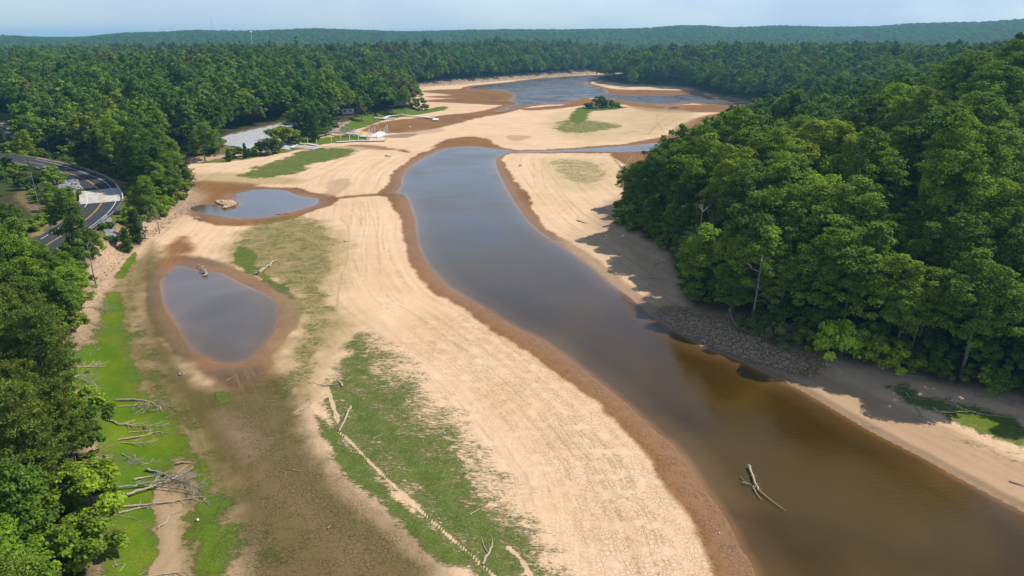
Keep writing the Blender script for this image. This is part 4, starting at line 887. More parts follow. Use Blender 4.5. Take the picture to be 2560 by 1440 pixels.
# leafless trees among the crowns
for px, py, h_, idx, lab in [(1752, 560, 15, 0, "bare forked white tree in the front of the right wood"), (1905, 640, 15, 1, "bare tree deep in the right wood above the shady bank"), (430, 470, 3, 1, "bare white branched tree behind the upper pond point"),
    (395, 560, 3, 2, "thin leafless trunk above the culvert stream"), (105, 545, 4, 0, "tall pale dead trunk left of the road"), (235, 690, 3, 1, "bare forked tree on the left bank above the lower pond"),
    (50, 600, 4, 1, "whitish dead tree among crowns left of the road"), (2320, 700, 15, 1, "pale bare limbs showing high in the right wood"), (1100, 208, 2, 0, "pale dead trunk on the far left shore"), (1665, 205, 2, 0, "brown leafless tree on the far right shore"),
    (2130, 560, 18, 1, "grey bare tree in the middle of the right wood"), (230, 1010, 3, 2, "dark leafless tree leaning over the left grass")]:
    p = P(px, py, h_); o = place("bare_tree", BT, idx, p[0], p[1], TB, (1, 1, 1), .72 if px < 450 else 1.0); tag(o, lab, "dead tree")
# ------------------------------------------------------------------ driftwood
def chain(pts_, off=.12):
    return [G(a, b, off) for a, b in pts_]
def wood(name, px_pts, r, lab, cat="driftwood", tw=0, tl=1.6, tr_=.03, m=DEAD, fork=(), off=None, seed=None, depth=1, root=False, onwater=False, up=.35, taper=.85):
    q = random.Random(seed if seed is not None else len(bpy.data.objects)); pts_ = chain(px_pts, r*.6 if off is None else off)
    if onwater:
        for p in pts_: p.z = max(p.z, .05)+(off or .05)
    fine = catmull([tuple(p) for p in pts_], 5); n = len(fine)
    for k in range(1, n-1): fine[k] += np.array([q.gauss(0, r*.35), q.gauss(0, r*.35), abs(q.gauss(0, r*.4))])
    mb = MB(); mb.tube(fine, [max(.02, r*(1-taper*k/(n-1))) for k in range(n)], 7)
    for f_ in fork:
        fp = chain(f_, r*.5)
        if onwater:
            for p in fp: p.z = max(p.z, .05)+.15
        f2 = catmull([tuple(p) for p in fp], 4); mb.tube(f2, [max(.015, r*.55*(1-.8*k/(len(f2)-1))) for k in range(len(f2))], 5)
    root_ = empty(name, tuple(fine[0]), 0); bm_ = mb
    def sub(m_, nm, mt):
        o_ = m_.build(nm, mt); o_.parent = root_; o_.matrix_parent_inverse = Matrix.Translation(-Vector(fine[0])); return o_
    sub(mb, "trunk", m)
    if root:
        rb = MB(); d0 = (Vector(fine[0])-Vector(fine[min(3, n-1)])).normalized()
        for k in range(11):
            dd = (d0*.6+Vector((q.gauss(0, .7), q.gauss(0, .7), q.gauss(.1, .6)))).normalized(); twig_tree(rb, fine[0], dd, r*q.uniform(1.6, 3.2), r*.35, 0, q)
        sub(rb, "roots", m)
    if tw:
        tb = MB(); L = np.linalg.norm(fine[-1]-fine[0])
        for k in range(tw):
            f = q.uniform(.22, 1.0)**.8; i_ = min(int(f*(n-1)), n-2); p = fine[i_]; d = Vector(fine[i_+1]-fine[i_]).normalized(); sd2 = d.cross(Vector((0, 0, 1))).normalized()*q.choice((-1, 1))
            twig_tree(tb, p, d*.75+sd2*q.uniform(.4, 1.0)+Vector((0, 0, q.uniform(-.1, up))), tl*q.uniform(.5, 1.2), max(.018, tr_*q.uniform(.7, 1.3)), depth, q, .45, .02)
        sub(tb, "branches", m)
    else:
        pass
    return tag(root_, lab, cat)
FT = "fallen tree"
W = wood
W("fallen_tree", [(188,768),(230,770),(270,778)], .13, "pale fallen tree with fine branches, highest on the left shore", FT, 26, 2.2, .035)
W("fallen_tree", [(187,792),(222,806),(252,820)], .14, "straight fallen tree with curved branch tips left of the lower pond", FT, 14, 2.2, .04, fork=[[(222,806),(250,806),(270,812)]])
W("fallen_tree", [(183,918),(213,918),(240,919),(265,917)], .12, "fallen tree with four spread limbs on bright grass", FT, 9, 1.6, .03, fork=[[(213,918),(238,912),(251,900)], [(235,914),(258,910),(273,902)]])
W("fallen_tree", [(165,966),(195,952),(215,952),(240,970),(256,996)], .15, "grey crooked fallen limb arching from the pines", FT, 16, 1.8, .035, m=DEADG, off=.7)
W("fallen_tree", [(290,1002),(347,1002),(377,1008),(390,1016),(408,1021)], .16, "brown fallen tree with a tangle of pale twigs, mid left grass", FT, 30, 1.8, .035)
W("fallen_tree", [(298,1018),(340,1016),(365,1031)], .10, "thin fallen tree with drooping twigs under the tangled one", FT, 22, 1.5, .03)
W("fallen_tree", [(258,1049),(303,1062),(347,1066),(413,1067)], .15, "long straight fallen tree with brushy top across green grass", FT, 36, 1.5, .028)
W("driftwood_log", [(322,1082),(348,1080),(382,1077)], .10, "short bleached stick below the long brushy fallen tree", "driftwood", 4, .8)
W("fallen_tree", [(295,1101),(363,1090),(390,1082),(432,1086)], .12, "smooth pale curved fallen tree above the log jam", FT, 9, 1.2)
W("fallen_tree", [(303,1107),(337,1110),(380,1109)], .09, "small fallen tree with comb-like twigs in dark grass", FT, 14, 1.2)
W("driftwood_log", [(420,1015),(447,1027)], .07, "slim stick lying right of the tangled fallen tree")
W("brush_pile", [(303,1135),(325,1148),(345,1162)], .10, "heap of greyish brush at the pine edge", "brush", 40, 1.0, .025, m=DEADG)
W("driftwood_log", [(352,1163),(372,1158),(390,1152)], .05, "twiggy branch beside the greyish brush heap", "driftwood", 6, .7, .02)
W("driftwood_log", [(336,1201),(365,1196),(392,1190)], .16, "thick short log at the top left of the log jam", "log")
W("fallen_tree", [(365,1177),(396,1184),(444,1202),(500,1219)], .19, "brown barked trunk across the top of the log jam", FT, 34, 1.7, .03, m=DEADG)
W("fallen_tree", [(309,1247),(350,1233),(390,1221),(440,1200),(484,1176)], .17, "thick pale trunk rising diagonally over the log jam", FT, 8, 1.6, .04, off=.35)
W("fallen_tree", [(267,1227),(332,1221),(365,1219),(461,1230),(500,1238)], .15, "long grey trunk through the middle of the log jam", FT, 24, 1.4, .03, m=DEADG, off=.3)
W("fallen_tree", [(350,1219),(417,1207),(475,1207)], .12, "grey trunk fanning out between jam trunks", FT, 26, 1.5, .03, m=DEADG, off=.45)
W("fallen_tree", [(309,1268),(386,1262),(457,1252),(505,1244),(512,1256)], .13, "slim pale trunk with hooked tip below the log jam", FT, 16, 1.3)
W("driftwood_log", [(298,1284),(344,1273),(392,1264)], .12, "smooth pole with a stubby fork, lowest of the jam", "log", 4, 1.0)
W("branch", [(290,1289),(325,1294),(361,1309),(371,1321)], .045, "thin wavy branch lying in dark green grass", "branch", 2, .5, .02)
W("branch", [(394,1320),(413,1309),(427,1288),(448,1282)], .10, "snaking pale root on the bare strip", "branch")
W("driftwood_log", [(440,1160),(477,1157)], .13, "reddish log on the bare strip above the jam", "log", taper=.3)
W("driftwood_log", [(370,1442),(420,1436),(468,1431)], .09, "long twiggy pole at the bottom edge of the left shore", "log", 12, 1.0)
W("branch", [(455,1285),(440,1300),(430,1312)], .06, "short pale branch beside the snaking root", "branch")
# the field in the middle
W("driftwood_log", [(877,1018),(862,1050),(848,1080)], .17, "thick split log pointing down the green growth", "log", 3, .7, .03, taper=.35)
W("driftwood_log", [(847,962),(812,965),(782,957)], .10, "rooted stick beside the sandy spot in the growth", "driftwood", 7, 1.0, .025, root=True)
W("driftwood_log", [(849,956),(857,968)], .18, "short thick stump piece at the end of the rooted stick", "log", taper=.2)
W("driftwood_log", [(746,935),(762,929)], .11, "small log left of the green growth", "log", taper=.3)
W("branch", [(754,979),(758,972),(761,967)], .05, "tiny twig left of the rooted stick", "branch")
W("branch", [(733,1034),(752,1026),(765,1022),(777,1011),(775,1002)], .09, "curling root on the olive mud edge", "branch", 6, .5, .02)
W("branch", [(640,1100),(675,1098),(715,1095)], .05, "long thin stick on the olive mud", "branch")
W("branch", [(730,1175),(742,1178),(755,1178)], .07, "short pale stick on the cracked olive mud", "branch")
W("branch", [(706,1178),(714,1183),(711,1190)], .05, "hooked twig on the cracked olive mud", "branch")
W("branch", [(820,1322),(826,1316)], .08, "white chip of wood on the lower mud", "branch")
W("branch", [(1175,1287),(1207,1272),(1237,1269)], .08, "bent stick in the sparse right part of the growth", "branch")
W("driftwood_log", [(1206,1412),(1222,1384),(1230,1366)], .16, "forked driftwood like antlers near the bottom edge", "driftwood", fork=[[(1222,1384),(1210,1368),(1203,1342)], [(1229,1368),(1231,1355),(1229,1340)]], taper=.5)
W("branch", [(932,1097),(948,1090),(962,1082)], .05, "straight thin stick in the dark growth", "branch")
W("branch", [(892,1119),(903,1117)], .05, "stub of stick left of the straight thin one", "branch")
W("branch", [(565,952),(588,940)], .04, "pale stick in dark mud under the lower pond", "branch")
W("branch", [(357,832),(375,838)], .06, "pale stick between bright grass and lower pond", "branch")
W("branch", [(665,1003),(690,1002)], .05, "dark stick by the tiny green spot", "branch")
W("driftwood_log", [(647,684),(663,674),(673,667),(692,652)], .42, "big root-ball log above the lower pond", "log", root=True, taper=.75)
W("driftwood_log", [(513,698),(517,688),(509,679),(499,667)], .22, "forked bleached trunk standing out of the lower pond", "driftwood", 8, 1.3, .05, fork=[[(514,687),(502,684),(495,683)], [(510,680),(518,676),(524,674)]], off=.3, onwater=True, taper=.6)
W("driftwood_log", [(680,538),(700,536),(722,534)], .16, "row of sticks on the lower rim of the upper pond", "driftwood", 12, 1.4, .05)
W("driftwood_log", [(488,548),(495,545),(502,549)], .3, "broken stump below the creek mouth", "stump", 8, 1.6, .06, root=True)
W("driftwood_log", [(470,524),(480,530),(500,536)], .12, "dark stick in the arm of the upper pond", "driftwood", 3, .8, onwater=True)
W("driftwood_log", [(322,612),(328,604),(330,596)], .22, "bleached stump with roots on the left bank", "stump", root=True)
W("branch", [(415,570),(428,569)], .07, "short dark stick below the culvert bank", "branch")
W("driftwood_log", [(860,605),(868,603)], .2, "small stump alone on the pale flat", "stump", taper=.2)
W("driftwood_log", [(964,390),(975,393)], .35, "dark stump at the end of a mud bar", "stump", 6, 1.6, .08)
W("driftwood_log", [(1298,416),(1303,414)], .35, "lone stump on the flat right of the river head", "stump", taper=.2)
# the snag in the river
W("driftwood_snag", [(1868,1183),(1881,1212),(1893,1243)], .16, "bleached forked snag poking out of the brown river", "driftwood", 5, 1.0, .03, fork=[[(1893,1240),(1925,1268),(1962,1297)], [(1853,1220),(1873,1226),(1892,1236)], [(1880,1232),(1890,1250),(1903,1266)]], off=.25, onwater=True, taper=.3)
W("branch", [(1848,1205),(1858,1215),(1868,1226)], .06, "dark twig beside the river snag", "branch", 5, .5, .02, onwater=True, m=DEADG)
# right bank
for pts_, r_, lab, kw in [
 ([(1442,552),(1470,560)], .2, "dark log at the tip of the tree shadow", dict(m=DEADG)),
 ([(1635,661),(1682,655)], .14, "dark pole on the shaded bank, upper one", dict(m=DEADG)),
 ([(1617,696),(1645,698),(1670,698)], .12, "dark pole on the shaded bank, lower one", dict(m=DEADG)),
 ([(1645,785),(1680,798),(1722,809)], .13, "curved dark log on the stony shore", dict(m=DEADG, tw=4)),
 ([(1822,772),(1834,805),(1850,826),(1905,842)], .14, "bent trunk drooping from the wood onto stones", dict(m=DEADG, off=.4)),
 ([(2064,912),(2097,917)], .18, "pale log at the foot of the right wood", dict()),
 ([(2110,922),(2150,923)], .08, "thin stick right of the pale log", dict()),
 ([(2272,895),(2281,912),(2291,934)], .2, "leaning log under the right wood", dict(m=DEADG, off=.5)),
 ([(2235,935),(2280,940),(2325,941)], .15, "grey log lying along the dark bank", dict(m=DEADG, tw=3)),
 ([(2265,982),(2277,994),(2317,1000)], .08, "crooked branch on the right grass patch", dict(tw=3, tl=.6)),
 ([(2287,1019),(2297,1030),(2302,1040),(2314,1045)], .10, "zigzag dark branch by the right grass patch", dict(m=DEADG)),
 ([(2332,1022),(2357,1032),(2420,1031),(2470,1039),(2545,1047)], .13, "very long pale pole across the right grass", dict()),
 ([(2430,984),(2455,991)], .15, "short grey log near the right wood edge", dict(m=DEADG)),
 ([(2495,990),(2530,1005)], .12, "grey limb in brush at the right edge", dict(m=DEADG, tw=8)),
 ([(2522,1204),(2575,1222)], .12, "black log cut by the right edge of the bank", dict(m=DEADG)),
 ([(2177,1067),(2190,1071),(2211,1067)], .05, "bowed pale stick at the water line", dict()),
 ([(1580,392),(1556,418),(1540,428)], .12, "dark branch reaching out of the right point", dict(m=DEADG))]:
    W("driftwood_log" if r_ > .09 else "branch", pts_, r_, lab, "log" if r_ > .09 else "branch", **kw)
g = G(2478, 1032); mb = MB(); mb.tube([g, g+Vector((0, 0, .9)), g+Vector((.05, 0, 1.8))], [.05, .045, .03], 6); mb.tube([g+Vector((0, 0, 1.2)), g+Vector((.2, 0, 1.5))], [.02, .01], 4); tag(mb.build("wooden_stake", DEAD), "upright stake in the right grass patch", "stake")
# litter of sticks along both banks
lb = MB(); q = random.Random(8); lx = srg.uniform(-90, 130, 60000); ly = srg.uniform(45, 240, 60000); pq = {}; lz = height(lx, ly, pq); le = pq['e']; lw = pq['wd']
lp = proj(lx, ly, lz); okl = (le > -3.5) & (le < 1.5) & (lp[0] > -20) & (lp[0] < 2580) & (lp[1] < 1460) & (srg.random(60000) < np.clip(1-np.abs(le+.5)/4, 0, 1)*np.where((lx < -5) & (ly < 95), .25, 1))
for k in np.where(okl)[0][:1500]:
    a = q.uniform(0, 3.14); L = q.uniform(.2, 1.0); p = Vector((lx[k], ly[k], lz[k]+.06)); d = Vector((math.cos(a), math.sin(a), q.uniform(0, .15)))*L
    lb.bar(p-d/2, p+d/2, .05, .04)
tag(lb.build("driftwood_litter", DEAD), "litter of small sticks strewn along both banks", "driftwood", kind='stuff')
# stones
STONE = mat("shore_stone", (.42, .295, .185), (.23, .16, .10), 1.2, .9, .02); WSTONE = mat("pale_riprap", (.36, .35, .35), (.19, .185, .19), 1.0, .9, .02); RSTONE = mat("pond_rubble", (.62, .47, .31), (.40, .29, .19), 1.0, .9)
def stones(name, rg_px, n, smin, smax, m, lab, seed, z=1.0, lift=0.0, mound=0.0):
    rg_ = ring(rg_px, z); mn, mx_ = rg_.min(0), rg_.max(0); rs = np.random.default_rng(seed); xx = rs.uniform(mn[0], mx_[0], n*6); yy = rs.uniform(mn[1], mx_[1], n*6); dd = sdf(rg_, xx, yy, 30); okk = dd > 0
    xx, yy, dd = xx[okk][:n], yy[okk][:n], dd[okk][:n]; zz = height(xx, yy); mb = MB()
    for k in range(len(xx)):
        s_ = rs.uniform(smin, smax)*rs.choice([.6, 1, 1.2]); mb.blob((xx[k], yy[k], max(zz[k], 0)+s_*.25+lift+mound*min(dd[k]/2, 1)*rs.uniform(.4, 1)), (s_*rs.uniform(.7, 1.2), s_*rs.uniform(.6, 1.1), s_*.6), int(rs.integers(1e6)), 5, 4)
    return tag(mb.build(name, m), lab, "stones", kind='stuff')
stones("shore_rubble", [(1640,780),(1690,768),(1760,792),(1880,830),(1980,880),(2060,910),(2000,928),(1900,900),(1810,872),(1720,835),(1665,806)], 1700, .10, .30, STONE, "broken stones along the shaded right shore", 1)
stones("pond_rubble", [(527,506),(545,503),(575,502),(590,503),(600,510),(592,517),(570,523),(548,524),(552,517),(540,512)], 420, .22, .5, RSTONE, "mound of pale rubble in the upper pond", 2, .1, 0, .7)
stones("riprap_slope", [(100,427),(130,430),(165,440),(208,458),(212,480),(190,492),(170,498),(150,492),(130,470),(108,445)], 1500, .3, .6, WSTONE, "grey riprap slope on the inner side of the road", 3, 5)
stones("riprap_outfall", [(286,462),(305,466),(330,475),(350,478),(345,486),(325,498),(318,494),(330,485),(305,472),(290,470)], 420, .3, .6, WSTONE, "white stones lining the culvert outfall", 4, 4.5)
stones("gravel_slope", [(245,556),(270,545),(288,552),(302,592),(285,600),(255,598),(248,580)], 900, .2, .42, WSTONE, "grey gravel slope below the guardrail end", 5, 4)
stones("far_shore_rocks", [(1044,213),(1200,200),(1350,188),(1488,179),(1488,184),(1350,193),(1200,205),(1046,219)], 900, .4, 1.1, RSTONE, "pale eroded rocks along the far left shore", 6, 1.2)
stones("left_bank_clods", [(478,482),(445,514),(380,562),(300,612),(240,682),(204,772),(200,830),(222,830),(225,780),(262,700),(320,632),(400,575),(460,525),(500,500)], 1500, .07, .24, STONE, "clods and stones on the left bank", 7, 1.5)
# ------------------------------------------------------------------ road
ASPH = mat("asphalt", (.042, .043, .048), (.030, .032, .036), .6, .85, .0); LINEW = mat("white_line_paint", (.72, .72, .72), (.55, .55, .55), 4, .7); LINEY = mat("yellow_line_paint", (.68, .40, .06), (.52, .30, .05), 4, .7)
CONC = mat("concrete", (.58, .55, .49), (.30, .28, .25), .9, .85, stretch=(1, .35, 1)); PALE = mat("pale_concrete", (.40, .405, .42), (.30, .305, .32), .5, .9); STEEL = mat("galvanised_steel", (.45, .47, .48), (.36, .38, .39), 3, .45, metal=.6)
road_xy = ROAD[:, :2]; tang = np.gradient(road_xy, axis=0); tang /= np.linalg.norm(tang, axis=1)[:, None]; nor = np.stack([tang[:, 1], -tang[:, 0]], 1)
if nor[70] @ np.array([1., 0.]) < 0: nor = -nor     # + is the outer, lake side
def ribbon(name, o0, o1, dz, m, i0=0, i1=None, kind='structure', dash=None):
    i1 = len(ROAD)-1 if i1 is None else i1; V = []; F = []
    for i_ in range(i0, i1+1):
        for o_ in (o0, o1): V.append((ROAD[i_, 0]+nor[i_, 0]*o_, ROAD[i_, 1]+nor[i_, 1]*o_, ROAD[i_, 2]+dz))
    for k in range(i1-i0): F.append((2*k, 2*k+1, 2*k+3, 2*k+2))
    return tag(new_mesh(name, V, F, m), kind=kind)
ribbon("road", -5.3, 5.3, 0.0, ASPH)
def near_idx(px, py, z): p = P(px, py, z); return int(np.argmin(np.hypot(ROAD[:, 0]-p[0], ROAD[:, 1]-p[1])))
b0, b1 = near_idx(244, 473, 5.7), near_idx(253, 506, 5.5)
if b0 > b1: b0, b1 = b1, b0
ribbon("white_edge_line", 3.55, 3.72, .012, LINEW, 16, None); ribbon("white_edge_line", -3.72, -3.55, .012, LINEW, 14, None)
ribbon("yellow_centre_line", -.19, -.07, .012, LINEY, 16); ribbon("yellow_centre_line", .07, .19, .012, LINEY, 16)
# bridge: slab, parapets
br = empty("road_bridge", tuple(ROAD[(b0+b1)//2]), 0, "concrete slab bridge with parapets carrying the road bend", "bridge")
def sub_at(o, par): o.parent = par; o.matrix_parent_inverse = Matrix.Translation(-par.location); 
ds = ribbon("deck", -5.3, 5.3, .008, CONC, b0, b1, kind=None); sub_at(ds, br)
for sgn in (-1, 1):
    mb = MB()
    for k in range(b0-(2 if sgn > 0 else 0), b1+(1 if sgn > 0 else 0)):
        a = ROAD[k]+np.append(nor[k]*5.45*sgn, .25); b_ = ROAD[k+1]+np.append(nor[k+1]*5.45*sgn, .25); mb.bar(a, b_, .3, .95)
    o = mb.build("parapet", CONC); sub_at(o, br)
mb = MB()
for k in range(b0, b1): mb.bar(ROAD[k]+np.array([0, 0, -.62]), ROAD[k+1]+np.array([0, 0, -.62]), 10.4, 1.1)
sub_at(mb.build("slab", CONC), br)
def guardrail(i0, i1, off, lab):
    mb = MB(); pb = MB(); q0 = ROAD[i0]+np.append(nor[i0]*off, 0)
    for k in range(i0, i1):
        a = ROAD[k]+np.append(nor[k]*off, .68); b_ = ROAD[k+1]+np.append(nor[k+1]*off, .68); mb.bar(a, b_, .07, .32)
    r_ = empty("guardrail", tuple(q0), 0, lab, "guardrail"); sub_at(mb.build("rail", STEEL), r_); acc = 0; last = q0
    L = 0; prev = None
    for k in range(i0, i1+1):
        p = ROAD[k]+np.append(nor[k]*(off+.14), 0)
        if prev is not None: L += np.linalg.norm(p-prev)
        prev = p
        if L > acc: acc += 2.4; pm = MB(); pm.box((p[0], p[1], p[2]+.2), (.14, .14, 1.3)); sub_at(pm.build("post", STEEL), r_)
    return r_
guardrail(24, b0-2, 5.6, "long steel guardrail on the outer side before the bridge"); guardrail(b1+1, min(b1+26, len(ROAD)-1), 5.6, "steel guardrail on the outer side after the bridge")
guardrail(b1, b1+5, -5.6, "short steel guardrail on the inner side of the bridge")
# drive and landing lot laid on the ground
def ribbon_px(name, pts_, hw, m, dz=.10):
    c3 = catmull([tuple(G(a, b)) for a, b in pts_], 8); t_ = np.gradient(c3[:, :2], axis=0); t_ /= np.linalg.norm(t_, axis=1)[:, None]; n_ = np.stack([t_[:, 1], -t_[:, 0]], 1); V = []; F = []
    for k in range(len(c3)):
        w_ = hw[0]+(hw[1]-hw[0])*k/(len(c3)-1)
        for j in range(5):
            o_ = w_*(j/2-1); x_, y_ = c3[k, 0]+n_[k, 0]*o_, c3[k, 1]+n_[k, 1]*o_; V.append((x_, y_, hz(x_, y_)+dz+(.1 if 0 < j < 4 else -.1)))
    for k in range(len(c3)-1):
        for j in range(4): F.append((k*5+j, k*5+j+1, (k+1)*5+j+1, (k+1)*5+j))
    return tag(new_mesh(name, V, F, m), kind='structure')
ribbon_px("concrete_drive", [(64,393),(100,392),(135,391),(165,384),(192,378),(215,375)], (1.8, 1.8), PALE, .22)
ribbon_px("gravel_track", [(-20,311),(10,313),(30,318),(38,326),(20,332),(-10,336)], (2.2, 1.6), PALE, .25)
ribbon_px("boat_ramp", [(700,358),(735,362),(770,368),(800,372)], (4.0, 3.5), mat("ramp_concrete", (.42, .41, .39), (.33, .32, .30), .6), .2)
def lot_sheet(name, px_ring, m, z0, dz=.2, step=2.0):
    rg_ = ring(px_ring, z0); mn, mx_ = rg_.min(0), rg_.max(0); xs = np.arange(mn[0], mx_[0]+step, step); ys = np.arange(mn[1], mx_[1]+step, step); XX, YY = np.meshgrid(xs, ys); nx = len(xs)
    d = sdf(rg_, XX.ravel(), YY.ravel(), 30); zz = height(XX.ravel(), YY.ravel())+dz
    i_ = (np.arange(len(ys)-1)[:, None]*nx+np.arange(nx-1)[None, :]).ravel(); F = np.stack([i_, i_+1, i_+1+nx, i_+nx], 1); F = F[(d[F] > -.3).all(1)]
    return tag(new_mesh(name, np.stack([XX.ravel(), YY.ravel(), zz], 1), F, m), kind='structure')
lot_sheet("gravel_lot", [(552,352),(575,343),(620,334),(690,318),(780,296),(790,302),(735,322),(690,345),(640,370),(600,372),(560,366)], PALE, 3.5, .3)
# ------------------------------------------------------------------ docks and posts
DOCKW = mat("white_dock_boards", (.74, .72, .68), (.60, .58, .54), .8, .7); DOCKD = mat("dark_dock_float", (.10, .10, .10), (.06, .06, .06), 2, .7); OLDW = mat("old_grey_timber", (.30, .27, .24), (.17, .15, .135), 2, .9); POSTW = mat("white_post", (.80, .80, .78), (.66, .66, .64), 2, .6); POSTC = mat("cream_post", (.72, .60, .42), (.58, .47, .32), 2, .7)
def post(px, py, h_, m, lab):
    g = G(px, py); r_ = empty("dock_post", tuple(g), 0, lab, "post", "mooring posts around the docks"); mb = MB(); mb.tube([(0, 0, -.4), (0, 0, h_)], [.19, .19], 8); c_ = mb.build("shaft", m, r_); mb = MB(); mb.tube([(0, 0, h_+.003), (0, 0, h_+.22)], [.21, .03], 8); mb.build("cap", POSTW, r_)
names_ = ["first", "second", "third", "fourth", "fifth", "sixth", "seventh", "eighth", "ninth", "tenth", "eleventh", "twelfth", "thirteenth", "fourteenth"]
for k, (px, py, h_) in enumerate([(829,357,3.0),(852,354.5,2.9),(874.5,353.5,2.9),(896.5,351.5,2.8),(919.5,350.5,2.6),(943,349.5,2.6),(965,352,2.9)]): post(px, py, h_, POSTW if k not in (1, 6) else POSTC, f"{'white' if k not in (1, 6) else 'cream'} post, {names_[k]} from the left along the dark dock")
for k, (px, py, h_) in enumerate([(861.5,332.5,2.0),(875.4,332.5,2.4),(883,340,3.4),(886.5,332.5,2.4),(904,340,3.2),(922,338.5,3.0),(925.6,340,3.4),(930.5,334,3.0),(937,331,3.2),(946,327.6,3.0),(951,331,1.6),(960.4,333,2.6),(965,331.5,3.2),(969,331.5,4.0)]): post(px, py, h_, POSTW if k not in (1, 3, 9) else POSTC, f"{'white' if k not in (1, 3, 9) else 'cream'} post, {names_[k]} from the left around the white platform")
for k, (px, py, h_) in enumerate([(744.5,357,2.0),(769.5,362,2.4),(792.5,366,3.2)]): post(px, py, h_, POSTW if k == 0 else POSTC, f"{'white' if k == 0 else 'cream'} post, {names_[k]} from the left along the boat ramp")
def plank_run(name, pts_, w_, th, m, lab, cat, legs=True, rail=False, lift=.5, under=None):
    g_ = [G(a, b, lift) for a, b in pts_]; r_ = empty(name, tuple(g_[0]), 0, lab, cat)
    mb = MB()
    for a, b in zip(g_[:-1], g_[1:]): mb.bar(a, b, w_, th)
    sub_at(mb.build("deck", m), r_)
    if under is not None:
        mb = MB()
        for a, b in zip(g_[:-1], g_[1:]): dn = Vector((0, 0, th/2+.21)); mb.bar(a-dn, b-dn, w_*.9, .4)
        sub_at(mb.build("float", under), r_)
    if rail:
        for s_ in (-1, 1):
            mb = MB()
            for a, b in zip(g_[:-1], g_[1:]):
                d = (b-a).normalized(); n_ = d.cross(Vector((0, 0, 1)))*s_*w_*.5; mb.bar(a+n_+Vector((0, 0, 1.1)), b+n_+Vector((0, 0, 1.1)), .08, .08); L = (b-a).length; k_ = max(2, int(L/2.5))
                for j in range(k_+1): p = a.lerp(b, j/k_)+n_; mb.bar(p, p+Vector((0, 0, 1.1)), .07, .07)
                for j in range(k_): p = a.lerp(b, j/k_)+n_; p2 = a.lerp(b, (j+1)/k_)+n_; mb.bar(p, p2+Vector((0, 0, 1.05)), .05, .05)
            sub_at(mb.build("railing", m), r_)
    return r_
plank_run("floating_dock", [(841,357.2),(866,356),(888,354.3),(890,354)], 2.0, .15, DOCKW, "dark edged floating dock, left half, lying on the mud", "dock", lift=.55, under=DOCKD)
plank_run("floating_dock", [(892,353.8),(913,354),(937,354),(961,353.3)], 2.0, .15, DOCKW, "dark edged floating dock, right half, by the seven posts", "dock", lift=.55, under=DOCKD)
plank_run("walkway", [(727.5,356.5),(745,359),(770,362.5),(794,366.5)], 1.6, .25, DOCKW, "low white walkway beside the boat ramp", "walkway", lift=.6)
plank_run("gangway", [(808,326),(850,331),(880,335)], 1.6, .2, STEEL, "upper metal gangway with truss rails from the old deck", "gangway", rail=True, lift=1.3)
plank_run("gangway", [(825,336),(862,340),(900,343)], 1.8, .2, STEEL, "lower metal gangway with truss rails to the white platform", "gangway", rail=True, lift=1.1)
plank_run("floating_dock", [(868,336.5),(880,336.7),(894,336.8)], 3.2, .3, DOCKW, "white landing at the foot of the upper gangway", "dock", lift=.5)
plank_run("floating_dock", [(900,343.3),(912,343.6),(926,343.8)], 2.2, .3, DOCKW, "white link between lower gangway and platform", "dock", lift=.5)
plank_run("jetty", [(956,288.3),(973,289.3),(1002,289.5),(1040,293),(1086,298)], 2.0, .35, DOCKW, "long thin white jetty stranded on the mud", "jetty", lift=.7)
plank_run("floating_dock", [(1082,301),(1096,301)], 9.0, .35, DOCKW, "square white platform at the end of the long jetty", "dock", lift=.62)
plank_run("floating_dock", [(936,297),(960,298),(989,298)], 2.6, .35, DOCKW, "white dock section lying on the lakeside grass", "dock", lift=.5)
def slab_poly(name, px_pts, z0, th, m, lab, cat):
    g_ = [G(a, b) for a, b in px_pts]; zt = max(g.z for g in g_)+z0; r_ = empty(name, tuple(g_[0]), 0, lab, cat); n = len(g_); V = [(g.x, g.y, zt) for g in g_]+[(g.x, g.y, zt-th) for g in g_]; F = [tuple(range(n)), tuple(range(2*n-1, n-1, -1))]+[(i_, (i_+1) % n, n+(i_+1) % n, n+i_) for i_ in range(n)]
    o = new_mesh("deck", V, F, m); bm = bmesh.new(); bm.from_mesh(o.data); bmesh.ops.recalc_face_normals(bm, faces=bm.faces); bm.to_mesh(o.data); bm.free(); sub_at(o, r_); return r_, g_, zt
slab_poly("floating_dock", [(926,344.5),(946,330.5),(960,331),(966,336),(958,341),(944,344.5)], .5, .5, DOCKW, "broad white swimming platform among the posts", "dock")
dk, g_, zt = slab_poly("timber_deck", [(795,336),(808,327),(828,329),(828,337),(816,341)], .4, .3, OLDW, "old grey timber deck at the head of the gangways", "deck")
for g in g_: mb = MB(); mb.box((g.x, g.y, (g.z+zt-.3)/2-.3), (.25, .25, zt-.3-g.z+.6)); sub_at(mb.build("leg", OLDW), dk)
dk, g_, zt = slab_poly("timber_deck", [(828,321),(830,313),(852,313),(856,321)], 1.2, .3, OLDW, "weathered timber deck under the trees behind the docks", "deck")
for g in g_: mb = MB(); mb.box((g.x, g.y, (g.z+zt-.3)/2-.3), (.25, .25, zt-.3-g.z+.6)); sub_at(mb.build("leg", OLDW), dk)
